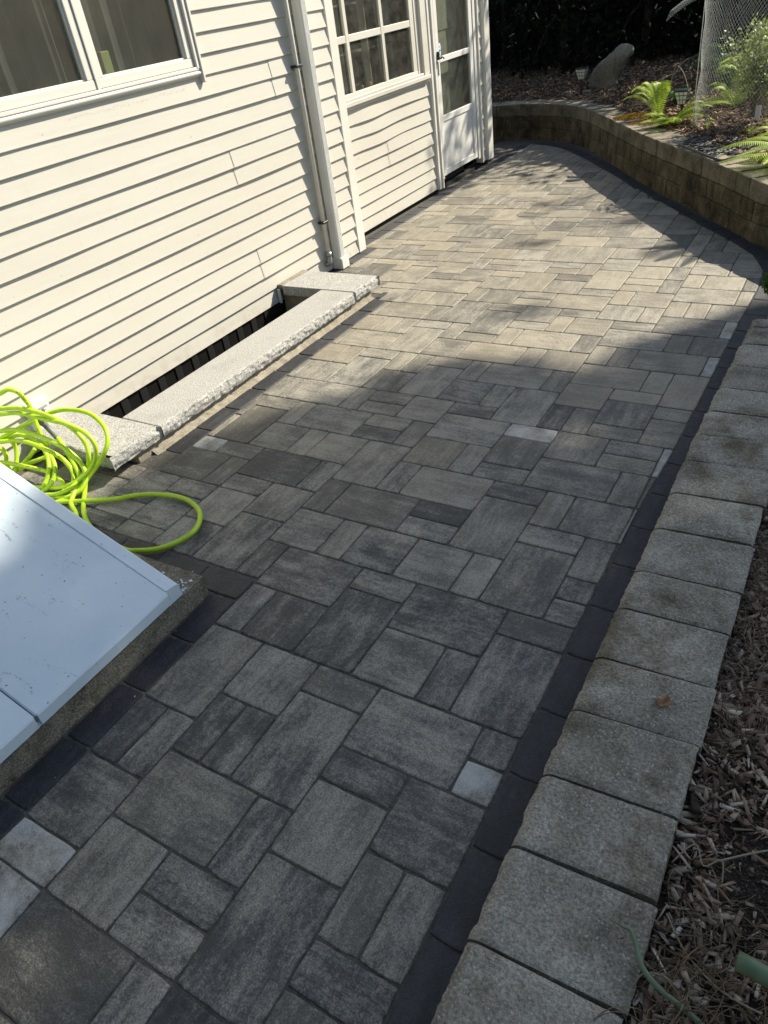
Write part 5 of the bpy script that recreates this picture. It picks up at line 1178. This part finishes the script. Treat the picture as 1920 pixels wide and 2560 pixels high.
# dense woodland behind, heavy with shade
for i,(x,y,h) in enumerate([(-9.5,14,5),(-7.2,15,5.5),(-5,14.2,5.2),(-3.0,15,4.2),(-11.5,18,6),(-8.5,20,7),(-5.8,19,6)]):
    cr=[((x+dx,y+dy,z),(1.2,1.1,.8)) for dx in(-.8,.8) for dy in(-.5,.5) for z in np.arange(.8,h,.9)]
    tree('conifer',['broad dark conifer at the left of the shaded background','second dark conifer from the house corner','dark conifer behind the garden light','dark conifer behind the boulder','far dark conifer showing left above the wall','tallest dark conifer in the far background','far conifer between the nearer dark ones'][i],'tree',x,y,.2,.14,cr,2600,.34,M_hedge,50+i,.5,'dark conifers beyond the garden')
fn=thing('wooden_fence','dark stained board fence lost in shade behind the evergreens','fence',(-3,12.9,0))  # near-black boards added to blacken the shaded background
for i in range(6):
    b=MB(); xa=-10+i*2.4
    for k in range(16): b.box((xa+k*.148,12.9,0.2),(xa+k*.148+.142,12.922,2.0),.003)
    b.box((xa,12.93,.5),(xa+2.37,12.97,.59));b.box((xa,12.93,1.6),(xa+2.37,12.97,1.69)); b.build('fence_panel',M_added_fence,fn)
# canopy giving the dappled light on the door
tree('young_tree','slender tree just outside the view whose thin branches dapple the door with shade','tree',-.9,12.6,.4,.05,[((-1.15,11.4,4.2),(.5,.3,.75)),((-.7,11.6,4.5),(.4,.3,.6)),((-1.5,11.3,3.9),(.45,.3,.5)),((-.5,12.1,3.75),(.5,.3,.25)),((-1.9,11.2,4.6),(.4,.3,.5))],520,.17,M_tree,77,.28)
# unseen tree added, its crown cut to cast the near shade edge
SHP=[(6.2, 13.4), (6.13, 12.67), (6.03, 12.13), (6.14, 11.87), (6.85, 11.9), (6.83, 11.52), (6.8, 10.9), (7.12, 10.6), (13.25, 10.7), (17, 22), (7.6, 22), (7.42, 17), (7.34, 15.2), (7.26, 14.5), (6.5, 14.0)]
V=[];F=[];cc=[];rg=np.random.default_rng(3)
def inp(x,y,P_):
    c_=False
    for i in range(len(P_)):
        a=P_[i];b_=P_[i-1]
        if (a[1]>y)!=(b_[1]>y) and x<(b_[0]-a[0])*(y-a[1])/(b_[1]-a[1])+a[0]: c_=not c_
    return c_
n=0
while n<32000:
    X_=rg.uniform(4,16);Z_=rg.uniform(9,22)
    if not inp(X_+.05*math.sin(Z_*5),Z_+.06*math.sin(X_*6),SHP): continue
    k=rg.uniform(-.9,.9); p=np.array([X_+k,16+1.6*k,Z_+1.5*k]); d=rg.normal(0,1,3);d/=np.linalg.norm(d);s_=np.cross(d,rg.normal(0,1,3));s_/=np.linalg.norm(s_);l=rg.uniform(.16,.30);q=len(V)
    V+=[tuple(p-d*l*.5),tuple(p+s_*l*.36),tuple(p+d*l*.5),tuple(p-s_*l*.36)];F.append((q,q+1,q+2,q+3));cc.append((rg.random(),0,0));n+=1
for gx_,gy_,r_ in ((-1.46,5.93,.10),(-1.62,4.07,.12),(-1.10,5.2,.11),(-1.28,6.1,.07),(-2.3,6.35,.10),(-2.05,5.3,.07)):  # loose unseen leaf clusters added in mid-air to cast dark ovals on the paving
    for i in range(34):
        t_=5.0; d=rg.normal(0,1,3);d/=np.linalg.norm(d);s_=np.cross(d,rg.normal(0,1,3));s_/=np.linalg.norm(s_);p=np.array([gx_+t_,gy_+1.6*t_,1.5*t_])+rg.normal(0,1,3)*r_*np.array([.9,.5,.45]);l=.09;q=len(V)
        V+=[tuple(p-d*l*.5),tuple(p+s_*l*.3),tuple(p+d*l*.5),tuple(p-s_*l*.3)];F.append((q,q+1,q+2,q+3));cc.append((rg.random(),0,0))
tt=thing('tall_tree','tall broad leafy tree far behind to the right that shades the near paving','tree',(10.6,16.6,0))
fastmesh('crown',V,F,M_tree,cc,tt)
b=MB(); b.tube(spline([(10.6,16.6,-.2),(10.5,16.5,4),(10.6,16.4,8),(10.3,16.5,12),(10.2,16.8,17)],5),[.32*(1-.03*i) for i in range(21)],10)
for q in ((7.6,16.2,13.5),(12.5,16.5,14),(9,15.5,12.5),(12,17.5,16),(8.5,16.8,16)): b.tube([(10.45,16.45,8.5),((10.45+q[0])/2,(16.45+q[1])/2,(8.5+q[2])/2+.4),q],[.14,.09,.04],7)
b.build('trunk',M_bark,tt)
# unseen bushes added on the right to darken the reflections in the glass
for i in range(5):
    y=2.5+2.7*i; cr=[((7+dx,y+dy,z),(.8,.9,.6)) for dx in(-.4,.4) for dy in(-.7,.7) for z in np.arange(.6,3.2,.7)]
    tree('boundary_bush',['big green boundary bush nearest the camera, right of the mulch bed','second green boundary bush right of the mulch bed','middle green boundary bush right of the mulch bed','fourth green boundary bush right of the mulch bed','green boundary bush right of the curved wall'][i],'shrub',7,y,.1,.08,cr,1500,.24,M_tree,90+i,.5,'boundary bushes right of the beds')

# unseen trees added behind the viewpoint to block sky light from the near paving
for i,(x,y) in enumerate([(-1.2,-7.5),(2.6,-7.0),(6.2,-4.5),(-5.2,-8.0)]):
    cr=[((x+dx,y+dy,z),(1.5,1.4,1.0)) for dx in(-1,1) for dy in (-.8,.8) for z in np.arange(1.6,8.5,1.2)]
    tree('garden_tree',['leafy garden tree directly behind the viewpoint','leafy garden tree behind and right of the viewpoint','leafy garden tree beside the near end of the mulch bed','leafy garden tree behind the near house corner'][i],'tree',x,y,0,.18,cr,3600,.36,M_tree,130+i,.5,'garden trees behind the viewpoint')
